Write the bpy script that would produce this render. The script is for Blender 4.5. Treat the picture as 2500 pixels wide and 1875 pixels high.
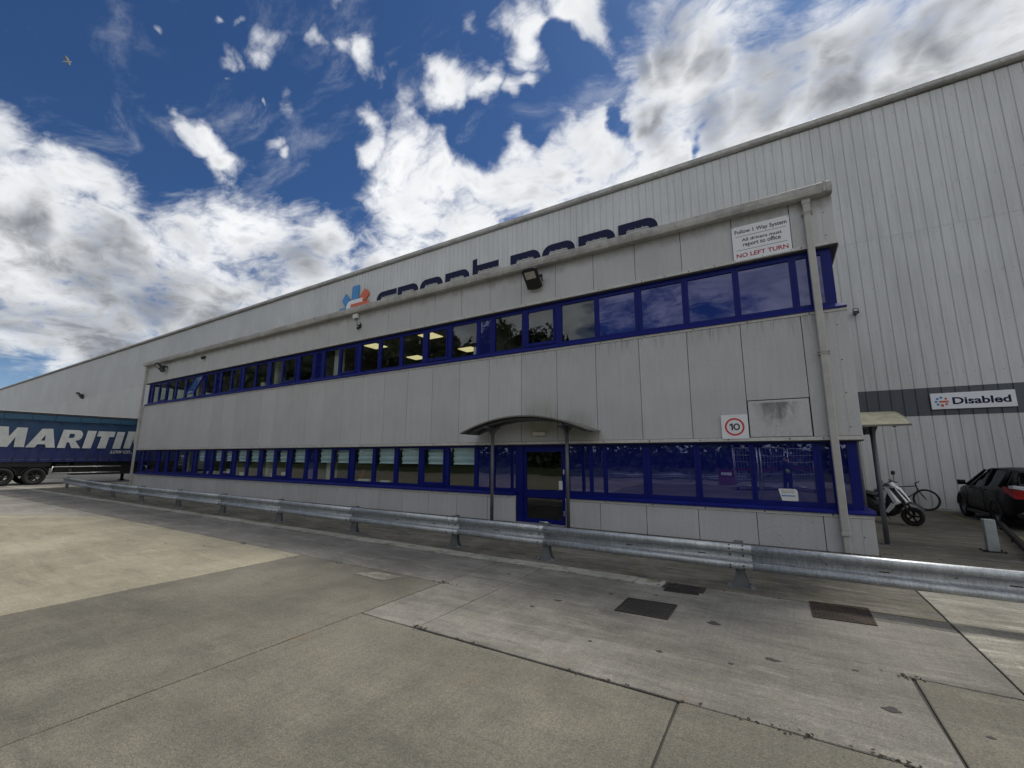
import bpy, bmesh, math, random
from mathutils import Vector, Matrix
R_ = math.radians
rnd = random.Random(7)
scene = bpy.context.scene
for _o in list(bpy.data.objects):
    bpy.data.objects.remove(_o)

# ------------------------------------------------------------------ camera
CAM = Vector((13.6645, -10.2550, 1.7163))
AX_R = Vector((0.853428, 0.521202, 0.003091)).normalized()
AX_U = Vector((0.084803, -0.144706, 0.985834)).normalized()
AX_F = Vector((-0.514266, 0.841076, 0.167695)).normalized()
cam_data = bpy.data.cameras.new('camera')
cam_data.sensor_width = 36.0
cam_data.lens = 36.0 * 1047.83 / 2500.0
cam_data.clip_start = 0.05
cam_data.clip_end = 4000
cam = bpy.data.objects.new('camera', cam_data)
scene.collection.objects.link(cam)
m = Matrix.Identity(4)
for i in range(3):
    m[i][0] = AX_R[i]; m[i][1] = AX_U[i]; m[i][2] = -AX_F[i]; m[i][3] = CAM[i]
cam.matrix_world = m
scene.camera = cam

# ------------------------------------------------------------------ view transform
vs = scene.view_settings
vs.view_transform = 'Standard'
try: vs.look = 'None'
except Exception: pass
vs.exposure = 0.66
vs.gamma = 1.0
vs.use_curve_mapping = False
scene.render.engine = 'CYCLES'
scene.cycles.max_bounces = 8
scene.cycles.transparent_max_bounces = 12
scene.cycles.use_denoising = True

# ------------------------------------------------------------------ node helpers
def inp(nt, n, k, v):
    s = n.inputs[k]
    if isinstance(v, bpy.types.NodeSocket):
        nt.links.new(v, s)
    elif isinstance(v, (tuple, list)) and len(v) == 3 and s.type == 'RGBA':
        s.default_value = (*v, 1)
    else:
        s.default_value = v
def N(nt, typ, ins=None, **props):
    n = nt.nodes.new('ShaderNode' + typ)
    for k, v in props.items(): setattr(n, k, v)
    for k, v in (ins or {}).items(): inp(nt, n, k, v)
    return n
def MA(nt, op, a, b=0.0, c=None, clamp=False):
    n = N(nt, 'Math', {0: a, 1: b}, operation=op, use_clamp=clamp)
    if c is not None: inp(nt, n, 2, c)
    return n.outputs[0]
def VM(nt, op, a, b=(0, 0, 0)):
    n = N(nt, 'VectorMath', {0: a, 1: b}, operation=op)
    return n.outputs['Value'] if op in ('DISTANCE', 'DOT_PRODUCT', 'LENGTH') else n.outputs[0]
def MR(nt, v, a, b, c=0.0, d=1.0, kind='SMOOTHSTEP'):
    return N(nt, 'MapRange', {'Value': v, 'From Min': a, 'From Max': b, 'To Min': c, 'To Max': d}, interpolation_type=kind).outputs[0]
def MX(nt, f, a, b, blend='MIX'):
    n = N(nt, 'Mix', {}, data_type='RGBA', blend_type=blend)
    inp(nt, n, 0, f)
    inp(nt, n, 6, a); inp(nt, n, 7, b)
    return n.outputs[2]
def NOISE(nt, vec, scale, detail=3, rough=.55, dist=0.0):
    return N(nt, 'TexNoise', {'Vector': vec, 'Scale': scale, 'Detail': detail, 'Roughness': rough, 'Distortion': dist})
def C4(c): return (*c, 1) if len(c) == 3 else c

# ------------------------------------------------------------------ sky
SUN_EL, SUN_AZ = R_(53), R_(14)
world = bpy.data.worlds.new('World')
scene.world = world
world.use_nodes = True
def build_sky():
    nt = world.node_tree
    nt.nodes.clear()
    out = N(nt, 'OutputWorld')
    bg = N(nt, 'Background')
    nt.links.new(bg.outputs[0], out.inputs[0])
    D = VM(nt, 'NORMALIZE', N(nt, 'TexCoord').outputs['Generated'])
    sky = N(nt, 'TexSky', sky_type='NISHITA', sun_disc=False, sun_elevation=SUN_EL, sun_rotation=SUN_AZ)
    for k, v in (('air_density', 1.0), ('dust_density', .35), ('ozone_density', 2.5)):
        setattr(sky, k, v)
    z = N(nt, 'SeparateXYZ', {0: D}).outputs[2]
    # cloud sheet coordinates: a flat layer seen in perspective
    zz = MA(nt, 'MAXIMUM', MA(nt, 'ADD', z, .22), .08)
    P = N(nt, 'VectorMath', {0: D}, operation='SCALE'); inp(nt, P, 'Scale', MA(nt, 'DIVIDE', 1.0, zz)); P = P.outputs[0]
    w1 = VM(nt, 'MULTIPLY', VM(nt, 'SUBTRACT', NOISE(nt, D, 6.0, 3, .55).outputs['Color'], (.5, .5, .5)), (.16, .16, .16))
    w2 = VM(nt, 'MULTIPLY', VM(nt, 'SUBTRACT', NOISE(nt, D, 17.0, 3, .5).outputs['Color'], (.5, .5, .5)), (.07, .07, .07))
    DW = VM(nt, 'ADD', D, VM(nt, 'ADD', w1, w2))
    def blobs(L, vec, soft=1.75, inner=.0):
        acc = None
        for (x, y, zc, r) in L:
            d = VM(nt, 'DISTANCE', vec, (x, y, zc))
            f = MR(nt, d, r * inner, r * soft, (.60 if r < .034 else 1.0) if L is POS else 1.0, 0.0)
            acc = f if acc is None else MA(nt, 'MAXIMUM', acc, f)
        return acc
    pos, neg = blobs(POS, DW), blobs(NEG, DW, 2.3, .0)
    grey = blobs(GREY, DW, 1.5, .1)
    Pw = VM(nt, 'ADD', P, VM(nt, 'MULTIPLY', VM(nt, 'SUBTRACT', NOISE(nt, P, 2.2, 3, .5).outputs['Color'], (.5, .5, .5)), (.30, .30, .0)))
    SUNO = (math.sin(SUN_AZ) * .045, math.cos(SUN_AZ) * .045, .0)
    def fbm(v): return MA(nt, 'ADD', MA(nt, 'MULTIPLY', NOISE(nt, v, 3.0, 4, .5).outputs[0], .42), MA(nt, 'MULTIPLY', NOISE(nt, v, 9.5, 9, .60).outputs[0], .58))
    fb = fbm(Pw)
    def soft(v): return NOISE(nt, v, 5.0, 3, .48).outputs[0]
    fr1, fr2 = soft(Pw), soft(VM(nt, 'ADD', Pw, SUNO))
    # the part of the sky never seen by the camera carries the same broken cloud
    facing = VM(nt, 'DOT_PRODUCT', D, tuple(AX_F))
    away = MR(nt, facing, .60, .36)
    low = NOISE(nt, P, .75, 3, .5).outputs[0]
    gen = MR(nt, low, .34, .52)
    cov = MA(nt, 'ADD', MA(nt, 'MULTIPLY', pos, MA(nt, 'SUBTRACT', 1.0, away)), MA(nt, 'MULTIPLY', gen, away))
    cov = MA(nt, 'SUBTRACT', cov, MA(nt, 'MULTIPLY', MA(nt, 'MULTIPLY', neg, .66), MA(nt, 'SUBTRACT', 1.0, away)))
    dens = MA(nt, 'ADD', MA(nt, 'MULTIPLY', cov, 1.75), MA(nt, 'MULTIPLY', MA(nt, 'SUBTRACT', fb, .5), 2.2))
    wisp = NOISE(nt, VM(nt, 'MULTIPLY', Pw, (1.0, 1.5, 1.0)), 15.0, 8, .64, .3).outputs[0]
    dens = MA(nt, 'ADD', dens, MA(nt, 'MULTIPLY', MA(nt, 'SUBTRACT', wisp, .5), 1.7))
    alpha = MR(nt, dens, .38, 1.75)
    veil = MA(nt, 'MULTIPLY', MR(nt, NOISE(nt, VM(nt, 'MULTIPLY', Pw, (1.0, 2.2, 1)), 3.2, 8, .66).outputs[0], .52, .80), .30)
    alpha = MA(nt, 'MAXIMUM', alpha, veil)
    # light and dark sides of the billows, thicker parts grey underneath
    relief = MA(nt, 'MULTIPLY', MA(nt, 'SUBTRACT', fr1, fr2), 1.5)
    fb2 = NOISE(nt, VM(nt, 'ADD', Pw, (.10, .30, .05)), 1.7, 4, .5).outputs[0]
    thick = MR(nt, MA(nt, 'ADD', dens, MA(nt, 'MULTIPLY', MA(nt, 'SUBTRACT', fb2, .5), 1.4)), 1.05, 2.2)
    genshade = MA(nt, 'MULTIPLY', away, MR(nt, fb2, .48, .70, 0, .6))
    gl = MA(nt, 'MULTIPLY', MA(nt, 'MAXIMUM', MA(nt, 'MULTIPLY', grey, MA(nt, 'SUBTRACT', 1.0, away)), genshade), MR(nt, MA(nt, 'ADD', MA(nt, 'MULTIPLY', fb2, .70), MA(nt, 'MULTIPLY', fr1, .30)), .36, .60))
    shade = MA(nt, 'SUBTRACT', MA(nt, 'ADD', MA(nt, 'MULTIPLY', thick, .60), MA(nt, 'MULTIPLY', gl, .95)), relief)
    shade = MR(nt, shade, -.05, 1.65)
    ccol = MX(nt, shade, CLOUD_LIT, CLOUD_GREY)
    tint = MX(nt, 1.0, sky.outputs[0], SKY_TINT, 'MULTIPLY')
    hz = MR(nt, z, .0, .22, .55, 0.0)
    tint = MX(nt, hz, tint, (3.4, 4.5, 5.8))
    # the sky texture is physically bright: cloud colours are given in the same units
    cl = N(nt, 'VectorMath', {0: ccol}, operation='SCALE'); inp(nt, cl, 'Scale', 1.0 / SKY_STRENGTH)
    col = MX(nt, alpha, tint, cl.outputs[0])
    gmask = MR(nt, z, -.06, .0)
    col = MX(nt, gmask, (1.4, 1.4, 1.4), col)
    inp(nt, bg, 'Color', col)
    bg.inputs['Strength'].default_value = SKY_STRENGTH
SKY_STRENGTH = .10
SKY_TINT = (.185, .285, .415)
CLOUD_LIT, CLOUD_GREY = (.615, .625, .635), (.140, .150, .168)
POS= [(-0.895,0.082,0.438,0.059),(-0.919,0.122,0.376,0.098),(-0.892,0.17,0.418,0.059),(-0.867,0.209,0.452,0.032),(-0.941,0.155,0.3,0.123),(-0.911,0.224,0.346,0.074),(-0.88,0.309,0.362,0.09),(-0.824,0.397,0.404,0.09),(-0.76,0.501,0.413,0.081),(-0.95,0.22,0.223,0.129),(-0.888,0.358,0.287,0.137),(-0.784,0.525,0.331,0.13),(-0.655,0.631,0.415,0.117),(-0.55,0.691,0.468,0.088),(-0.6,0.597,0.533,0.1),(-0.614,0.492,0.617,0.041),(-0.576,0.553,0.602,0.064),(-0.532,0.624,0.572,0.068),(-0.419,0.709,0.567,0.078),(-0.402,0.759,0.512,0.085),(-0.461,0.684,0.566,0.082),(-0.346,0.738,0.579,0.089),(-0.27,0.73,0.628,0.075),(-0.417,0.669,0.615,0.053),(-0.253,0.76,0.599,0.101),(-0.178,0.819,0.545,0.093),(-0.156,0.75,0.643,0.074),(-0.068,0.73,0.68,0.129),(-0.127,0.8,0.586,0.096),(0.03,0.802,0.597,0.122),(0.141,0.779,0.612,0.122),(0.245,0.771,0.588,0.118),(0.313,0.758,0.573,0.094),(-0.232,0.6,0.766,0.072),(-0.327,0.569,0.754,0.054),(-0.417,0.584,0.697,0.04),(-0.464,0.551,0.693,0.056),(-0.491,0.515,0.702,0.031),(-0.357,0.621,0.698,0.036),(-0.401,0.516,0.757,0.029),(-0.792,0.281,0.543,0.036),(-0.794,0.321,0.517,0.038),(-0.798,0.245,0.55,0.023),(-0.689,0.277,0.67,0.023),(-0.684,0.296,0.667,0.02),(-0.665,0.317,0.676,0.028),(-0.627,0.358,0.692,0.022),(-0.582,0.427,0.692,0.041),(-0.606,0.401,0.687,0.025),(-0.807,0.224,0.547,0.015),(-0.561,0.462,0.687,0.023),(-0.733,0.373,0.569,0.021),(-0.727,0.402,0.557,0.02),(-0.695,0.374,0.614,0.022),(-0.715,0.274,0.643,0.009),(-0.706,0.323,0.63,0.008),(-0.666,0.262,0.698,0.011),(-0.685,0.238,0.689,0.011),(-0.726,0.203,0.657,0.009),(-0.568,0.355,0.742,0.02)]
NEG= [(-0.267,0.647,0.714,0.032),(-0.288,0.603,0.744,0.021),(-0.368,0.659,0.656,0.035),(-0.438,0.631,0.64,0.039),(-0.205,0.734,0.648,0.02),(-0.08,0.797,0.599,0.011),(-0.981,0.146,0.13,0.023)]
GREY= [(-0.023,0.725,0.688,0.041),(0.04,0.782,0.622,0.061),(0.146,0.791,0.594,0.067),(0.271,0.762,0.587,0.046),(-0.14,0.756,0.64,0.039),(-0.879,0.293,0.376,0.059),(-0.965,0.121,0.233,0.069),(-0.943,0.248,0.221,0.091),(-0.914,0.357,0.192,0.096),(-0.836,0.459,0.3,0.097),(-0.138,0.69,0.711,0.036),(0.094,0.833,0.545,0.061),(0.234,0.749,0.62,0.048),(-0.922,0.218,0.321,0.06),(-0.914,0.281,0.293,0.088),(-0.949,0.189,0.252,0.09),(-0.8,0.481,0.359,0.08),(-0.881,0.399,0.252,0.1),(-0.698,0.594,0.4,0.058),(-0.934,0.13,0.332,0.041),(0.069,0.753,0.654,0.076),(-0.033,0.783,0.621,0.051),(0.158,0.746,0.647,0.068),(0.004,0.832,0.554,0.06),(0.212,0.812,0.544,0.064),(0.303,0.78,0.548,0.06),(-0.073,0.684,0.725,0.047),(-0.971,0.152,0.185,0.06)]
build_sky()
world.cycles.sampling_method = 'MANUAL'
world.cycles.sample_map_resolution = 512

# ------------------------------------------------------------------ sun, veiled by cloud, behind the warehouse
sun_d = bpy.data.lights.new('sun', 'SUN')
sun_d.energy = 2.0
sun_d.angle = R_(11)
sun_d.color = (1.0, .95, .86)
sun = bpy.data.objects.new('sun', sun_d)
scene.collection.objects.link(sun)
sdir = Vector((math.sin(SUN_AZ) * math.cos(SUN_EL), math.cos(SUN_AZ) * math.cos(SUN_EL), math.sin(SUN_EL)))
sun.rotation_euler = (-sdir).to_track_quat('-Z', 'Y').to_euler()
sun.location = sdir * 60

# ------------------------------------------------------------------ materials
MATS = {}
def new_mat(name):
    mt = bpy.data.materials.new(name)
    mt.use_nodes = True
    nt = mt.node_tree
    nt.nodes.clear()
    out = N(nt, 'OutputMaterial')
    MATS[name] = mt
    return mt, nt, out
def pos_of(nt): return N(nt, 'NewGeometry').outputs['Position']
def scaled(nt, vec, s): return VM(nt, 'MULTIPLY', vec, s)
def principled(nt, out, col, rough, metal=0.0, bump=None, bstr=.2, bdist=.01, spec=.5, coat=0.0):
    p = N(nt, 'BsdfPrincipled', {'Base Color': col if not isinstance(col, tuple) else C4(col), 'Roughness': rough, 'Metallic': metal})
    p.inputs['Specular IOR Level'].default_value = spec
    if coat: p.inputs['Coat Weight'].default_value = coat
    if bump is not None:
        b = N(nt, 'Bump', {'Height': bump, 'Strength': bstr, 'Distance': bdist})
        nt.links.new(b.outputs[0], p.inputs['Normal'])
    nt.links.new(p.outputs[0], out.inputs[0])
    return p
def simple(name, col, rough=.5, metal=0.0, var=.12, scale=14.0, bump=.05, spec=.5, coat=0.0):
    """plain paint, plastic or metal with a little uneven wear"""
    mt, nt, out = new_mat(name)
    P = pos_of(nt)
    n1 = NOISE(nt, P, scale, 5, .6).outputs[0]
    n2 = NOISE(nt, P, scale * .17, 3, .5).outputs[0]
    f = MA(nt, 'ADD', MA(nt, 'MULTIPLY', n1, .6), MA(nt, 'MULTIPLY', n2, .4))
    lo = tuple(c * (1 - var) for c in col); hi = tuple(min(1, c * (1 + var)) for c in col)
    c = MX(nt, MR(nt, f, .3, .7), lo, hi)
    rr = MR(nt, n1, .25, .75, max(.02, rough - .08), min(1, rough + .10))
    principled(nt, out, c, rr, metal, n1, bump, .004, spec, coat)
    return mt
def obj_random(nt, lo, hi):
    r = N(nt, 'ObjectInfo').outputs['Random']
    return MR(nt, r, 0, 1, lo, hi, 'LINEAR')
def grey3(nt, v): return N(nt, 'CombineColor', {0: v, 1: v, 2: v}).outputs[0]

def mat_panel():
    mt, nt, out = new_mat('coated_wall_panel')
    P = pos_of(nt)
    sp = N(nt, 'SeparateXYZ', {0: P})
    speck = NOISE(nt, P, 170, 2, .6).outputs[0]
    mott = NOISE(nt, P, 26, 4, .6).outputs[0]
    blot = NOISE(nt, P, 1.1, 4, .55).outputs[0]
    streak = NOISE(nt, scaled(nt, P, (11, 11, .55)), 1.0, 4, .6).outputs[0]
    streak2 = NOISE(nt, scaled(nt, P, (42, 42, 1.6)), 1.0, 3, .6).outputs[0]
    v = MR(nt, speck, .3, .7, .86, 1.10)
    v = MA(nt, 'MULTIPLY', v, MR(nt, mott, .3, .7, .95, 1.05))
    v = MA(nt, 'MULTIPLY', v, MR(nt, blot, .3, .75, .95, 1.04))
    v = MA(nt, 'MULTIPLY', v, MR(nt, streak, .32, .62, .955, 1.015))
    v = MA(nt, 'MULTIPLY', v, obj_random(nt, .935, 1.03))
    base = MX(nt, 1.0, (.545, .545, .548), grey3(nt, v), 'MULTIPLY')
    z = sp.outputs[2]; x = sp.outputs[0]
    # run-off grime starting below the upper sill, strongest at the right-hand end
    run = MA(nt, 'MULTIPLY', MR(nt, z, 4.0, 4.62), MR(nt, z, 4.66, 4.60))
    tongue = MR(nt, MA(nt, 'ADD', MA(nt, 'MULTIPLY', streak2, .6), MA(nt, 'MULTIPLY', streak, .5)), .50, .72)
    amt = MR(nt, x, 2.0, 13.0, .18, .75)
    grime = MA(nt, 'MULTIPLY', MA(nt, 'MULTIPLY', run, tongue), amt)
    # wavy tide mark of dirt washed under the gutter
    wav = MA(nt, 'ADD', z, MA(nt, 'MULTIPLY', MA(nt, 'SUBTRACT', NOISE(nt, scaled(nt, P, (2.2, 1, .6)), 1.0, 4, .6).outputs[0], .5), .55))
    tide = MA(nt, 'MULTIPLY', MR(nt, wav, 6.72, 6.96), MR(nt, streak, .25, .6, .35, .75))
    d = MA(nt, 'MAXIMUM', grime, MA(nt, 'MULTIPLY', tide, .6))
    c = MX(nt, d, base, (.12, .115, .105))
    # green algae above the entrance canopy
    ax = MA(nt, 'ADD', MR(nt, VM(nt, 'DISTANCE', P, (8.3, 0, 2.72)), .25, .75, 1, 0), MA(nt, 'MULTIPLY', MR(nt, VM(nt, 'DISTANCE', P, (9.35, 0, 2.5)), .2, .62, 1, 0), .8), clamp=True)
    alg = MA(nt, 'MULTIPLY', ax, MR(nt, MA(nt, 'ADD', MA(nt, 'MULTIPLY', streak2, .5), MA(nt, 'MULTIPLY', blot, .5)), .34, .60))
    c = MX(nt, MA(nt, 'MULTIPLY', alg, .55), c, (.19, .22, .075))
    # soot-like stain on the blanked-off vent panel
    wx = MA(nt, 'MULTIPLY', MR(nt, MA(nt, 'ADD', x, MA(nt, 'MULTIPLY', z, .35)), 14.20, 14.55), MR(nt, MA(nt, 'SUBTRACT', x, MA(nt, 'MULTIPLY', z, .35)), 13.24, 12.92))
    wz = MA(nt, 'MULTIPLY', MR(nt, z, 2.26, 2.55), MR(nt, z, 2.86, 2.82))
    stn = MA(nt, 'MULTIPLY', MA(nt, 'MULTIPLY', wx, wz), MR(nt, MA(nt, 'ADD', MA(nt, 'MULTIPLY', NOISE(nt, scaled(nt, P, (7, 1, 2.2)), 1.0, 6, .65, .4).outputs[0], .75), MA(nt, 'MULTIPLY', z, .10)), .50, .72))
    c = MX(nt, MA(nt, 'MULTIPLY', stn, .72), c, (.075, .07, .065))
    crk = N(nt, 'TexVoronoi', {'Vector': VM(nt, 'ADD', P, VM(nt, 'MULTIPLY', NOISE(nt, P, 5, 3).outputs['Color'], (.25, .25, .25))), 'Scale': 2.1}, feature='DISTANCE_TO_EDGE')
    crm = MA(nt, 'MULTIPLY', MR(nt, crk.outputs[0], .006, .0), MA(nt, 'MULTIPLY', MR(nt, x, 13.2, 13.3), MA(nt, 'MULTIPLY', MR(nt, z, 2.9, 2.86), MR(nt, x, 14.32, 14.29))))
    c = MX(nt, MA(nt, 'MULTIPLY', MA(nt, 'MULTIPLY', crm, MR(nt, z, 2.5, 2.35)), .6), c, (.08, .08, .075))
    principled(nt, out, c, .62, 0.0, MA(nt, 'ADD', MA(nt, 'MULTIPLY', speck, .7), MA(nt, 'MULTIPLY', mott, .6)), .22, .006)
    return mt

def mat_cladding(name, col):
    mt, nt, out = new_mat(name)
    P = pos_of(nt)
    sp = N(nt, 'SeparateXYZ', {0: P})
    n1 = NOISE(nt, P, 60, 3, .6).outputs[0]
    st = NOISE(nt, scaled(nt, P, (7, 7, .35)), 1.0, 4, .6).outputs[0]
    st2 = NOISE(nt, scaled(nt, P, (26, 26, .8)), 1.0, 3, .6).outputs[0]
    bl = NOISE(nt, P, .35, 4, .55).outputs[0]
    v = MR(nt, n1, .3, .7, .95, 1.05)
    v = MA(nt, 'MULTIPLY', v, MR(nt, st, .3, .65, .94, 1.02))
    v = MA(nt, 'MULTIPLY', v, MR(nt, st2, .3, .6, .93, 1.02))
    v = MA(nt, 'MULTIPLY', v, MR(nt, bl, .3, .7, .94, 1.05))
    v = MA(nt, 'MULTIPLY', v, obj_random(nt, .965, 1.03))
    c = MX(nt, 1.0, col, grey3(nt, v), 'MULTIPLY')
    principled(nt, out, c, .5, 0.0, n1, .08, .004)
    return mt

def mat_concrete(name, col, dark, streak=0.0, agg=1.0, moss=0.0, wear=.5, pale=None):
    mt, nt, out = new_mat(name)
    P = pos_of(nt)
    vor = N(nt, 'TexVoronoi', {'Vector': P, 'Scale': 125.0})
    stone = N(nt, 'SeparateColor', {0: vor.outputs['Color']}).outputs[0]
    edge = vor.outputs['Distance']
    vor2 = N(nt, 'TexVoronoi', {'Vector': P, 'Scale': 300.0})
    stone2 = N(nt, 'SeparateColor', {0: vor2.outputs['Color']}).outputs[0]
    grit = NOISE(nt, P, 120, 3, .7).outputs[0]
    blot = NOISE(nt, P, .55, 5, .6, .3).outputs[0]
    blot2 = NOISE(nt, P, 2.6, 5, .62).outputs[0]
    st = NOISE(nt, scaled(nt, P, (.9, 6, 1)), 1.0, 7, .70, .6).outputs[0]
    st2 = NOISE(nt, scaled(nt, P, (4.5, 22, 1)), 1.0, 6, .7, .5).outputs[0]
    f = MA(nt, 'ADD', MA(nt, 'MULTIPLY', blot, .62), MA(nt, 'MULTIPLY', blot2, .38))
    c = MX(nt, MR(nt, f, .36, .64), dark, col)
    wide = NOISE(nt, P, .23, 4, .55, .4).outputs[0]
    c = MX(nt, 1.0, c, grey3(nt, MR(nt, wide, .32, .68, .84, 1.14)), 'MULTIPLY')
    broom = NOISE(nt, scaled(nt, P, (26, .7, 1)), 1.0, 4, .6).outputs[0]
    c = MX(nt, 1.0, c, grey3(nt, MR(nt, broom, .32, .68, .94, 1.05)), 'MULTIPLY')
    scuff = MA(nt, 'MULTIPLY', MR(nt, NOISE(nt, VM(nt, 'ADD', P, (13, 5, 0)), 1.9, 7, .68, .8).outputs[0], .60, .72), .30 * wear)
    c = MX(nt, scuff, c, tuple(min(1, k * 1.45) for k in col))
    if streak:
        s = MA(nt, 'ADD', MA(nt, 'MULTIPLY', st, .6), MA(nt, 'MULTIPLY', st2, .4))
        c = MX(nt, MA(nt, 'MULTIPLY', MR(nt, s, .50, .68), streak), c, pale or tuple(min(1, k * 1.75) for k in col))
        c = MX(nt, MA(nt, 'MULTIPLY', MR(nt, s, .50, .34), streak), c, tuple(k * .5 for k in dark))
    a = MA(nt, 'ADD', MA(nt, 'MULTIPLY', stone, .6), MA(nt, 'MULTIPLY', stone2, .4))
    sv = MR(nt, a, .1, .95, 1 - .42 * agg, 1 + .50 * agg, 'LINEAR')
    sv = MA(nt, 'MULTIPLY', sv, MR(nt, grit, .3, .7, .86, 1.12))
    c = MX(nt, 1.0, c, grey3(nt, sv), 'MULTIPLY')
    warm = MX(nt, MR(nt, stone, .55, .95), (1, 1, 1), (1.10, 1.0, .84))
    c = MX(nt, .7, c, MX(nt, 1.0, c, warm, 'MULTIPLY'))
    # oil drips and chewing-gum spots
    vs_ = N(nt, 'TexVoronoi', {'Vector': VM(nt, 'ADD', P, VM(nt, 'MULTIPLY', NOISE(nt, P, 9, 3).outputs['Color'], (.10, .10, 0))), 'Scale': 1.15, 'Randomness': 1.0})
    pick = N(nt, 'SeparateColor', {0: vs_.outputs['Color']})
    rad = MR(nt, pick.outputs[1], 0, 1, .012, .055, 'LINEAR')
    spot = MA(nt, 'MULTIPLY', MR(nt, MA(nt, 'DIVIDE', vs_.outputs['Distance'], rad), 1.0, .75), MA(nt, 'GREATER_THAN', pick.outputs[0], .62))
    c = MX(nt, MA(nt, 'MULTIPLY', spot, wear), c, (.03, .03, .032))
    oil = MA(nt, 'MULTIPLY', MR(nt, NOISE(nt, scaled(nt, P, (.7, 1.5, 1)), .9, 8, .72, .6).outputs[0], .56, .74), .55 * wear)
    c = MX(nt, oil, c, (.055, .053, .05))
    rust = MA(nt, 'MULTIPLY', MR(nt, NOISE(nt, VM(nt, 'ADD', P, (31, 7, 0)), 1.3, 5, .6).outputs[0], .64, .76), .4 * wear)
    c = MX(nt, rust, c, (.20, .125, .075))
    if moss:
        mm = MA(nt, 'MULTIPLY', MR(nt, NOISE(nt, P, 3.4, 6, .68, .3).outputs[0], .50, .66), moss)
        c = MX(nt, mm, c, (.105, .115, .045))
    h = MA(nt, 'ADD', MA(nt, 'MULTIPLY', edge, -.8), MA(nt, 'MULTIPLY', grit, .7))
    principled(nt, out, c, MR(nt, blot2, .3, .7, .78, .95), 0.0, h, .38, .006, .3)
    return mt

def mat_galv():
    mt, nt, out = new_mat('galvanised_steel')
    P = pos_of(nt)
    v = N(nt, 'TexVoronoi', {'Vector': P, 'Scale': 95.0})
    s = N(nt, 'SeparateColor', {0: v.outputs['Color']}).outputs[0]
    st = NOISE(nt, scaled(nt, P, (30, 30, 3)), 1.0, 4, .65).outputs[0]
    bl = NOISE(nt, P, 4.0, 5, .6).outputs[0]
    f = MA(nt, 'MULTIPLY', MR(nt, s, 0, 1, .80, 1.12, 'LINEAR'), MR(nt, st, .3, .65, .78, 1.06))
    f = MA(nt, 'MULTIPLY', f, MR(nt, bl, .3, .7, .84, 1.08))
    c = MX(nt, 1.0, (.50, .53, .56), grey3(nt, f), 'MULTIPLY')
    principled(nt, out, c, MR(nt, s, 0, 1, .42, .60, 'LINEAR'), .60, bl, .12, .004)
    return mt

def mat_glass(name, tint, ior, refl, blue=None):
    """clear double glazing, or glazing backed with a dark blue film"""
    mt, nt, out = new_mat(name)
    P = pos_of(nt)
    w = NOISE(nt, scaled(nt, P, (1.0, 1.0, 1.6)), .9, 2, .5).outputs[0]
    b = N(nt, 'Bump', {'Height': w, 'Strength': .22, 'Distance': .010})
    fr = N(nt, 'Fresnel', {'IOR': ior, 'Normal': b.outputs[0]})
    gl = N(nt, 'BsdfGlossy', {'Color': C4(refl), 'Roughness': .012, 'Normal': b.outputs[0]})
    if blue is None:
        body = N(nt, 'BsdfTransparent', {'Color': C4(tint)})
    else:
        body = N(nt, 'BsdfDiffuse', {'Color': C4(blue)})
    front = MA(nt, 'SUBTRACT', 1.0, N(nt, 'NewGeometry').outputs['Backfacing'])
    mix = N(nt, 'MixShader', {0: MA(nt, 'MULTIPLY', fr.outputs[0], front)})
    nt.links.new(body.outputs[0], mix.inputs[1]); nt.links.new(gl.outputs[0], mix.inputs[2])
    nt.links.new(mix.outputs[0], out.inputs[0])
    return mt
def mat_emit(name, col, strength):
    mt, nt, out = new_mat(name)
    P = pos_of(nt)
    n = NOISE(nt, P, 6, 3).outputs[0]
    e = N(nt, 'Emission', {'Color': C4(col), 'Strength': MR(nt, n, .2, .8, strength * .9, strength * 1.1)})
    nt.links.new(e.outputs[0], out.inputs[0])
    return mt
def mat_leaf(name, col):
    mt, nt, out = new_mat(name)
    P = pos_of(nt)
    n = NOISE(nt, P, .9, 4, .6).outputs[0]
    c = MX(nt, MR(nt, n, .3, .7), tuple(k * .55 for k in col), tuple(k * 1.35 for k in col))
    p = principled(nt, out, c, .6)
    return mt
def mat_curtain():
    """trailer curtain: deep blue, lighter faded blue along the top, road film"""
    mt, nt, out = new_mat('blue_trailer_curtain')
    P = pos_of(nt)
    z = N(nt, 'SeparateXYZ', {0: P}).outputs[2]
    st = NOISE(nt, scaled(nt, P, (6, 6, .5)), 1.0, 4, .6).outputs[0]
    fo = NOISE(nt, P, 3.0, 4, .6).outputs[0]
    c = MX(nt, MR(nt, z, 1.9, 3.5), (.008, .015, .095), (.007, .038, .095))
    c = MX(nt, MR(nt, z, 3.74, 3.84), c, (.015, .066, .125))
    c = MX(nt, MR(nt, st, .42, .7, 0, .35), c, (.03, .05, .09))
    principled(nt, out, c, .5, 0.0, fo, .35, .03)
    return mt

M = {}
M['panel'] = mat_panel()
M['trim'] = simple('flashing_trim', (.56, .55, .53), .5, 0, .14, 9)
M['joint'] = simple('dark_joint_backing', (.035, .035, .035), .9)
M['soffit'] = simple('dark_soffit', (.07, .07, .072), .8)
M['blue'] = simple('blue_frame_paint', (.003, .009, .150), .45, 0, .12, 6, .05, .25)
M['gutter'] = simple('weathered_gutter', (.40, .39, .37), .55, 0, .28, 7, .1)
M['pipe'] = simple('downpipe_coating', (.43, .42, .40), .55, 0, .12, 5, .1)
M['clad'] = mat_cladding('warehouse_cladding', (.56, .568, .56))
M['clad_dark'] = mat_cladding('dark_grey_cladding', (.075, .085, .10))
M['glass'] = mat_glass('clear_glazing', (.88, .91, .89), 1.85, (.92, .96, .97))
M['glass_blue'] = mat_glass('blue_film_glazing', None, 2.3, (.58, .60, .86), (.009, .014, .13))
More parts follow.
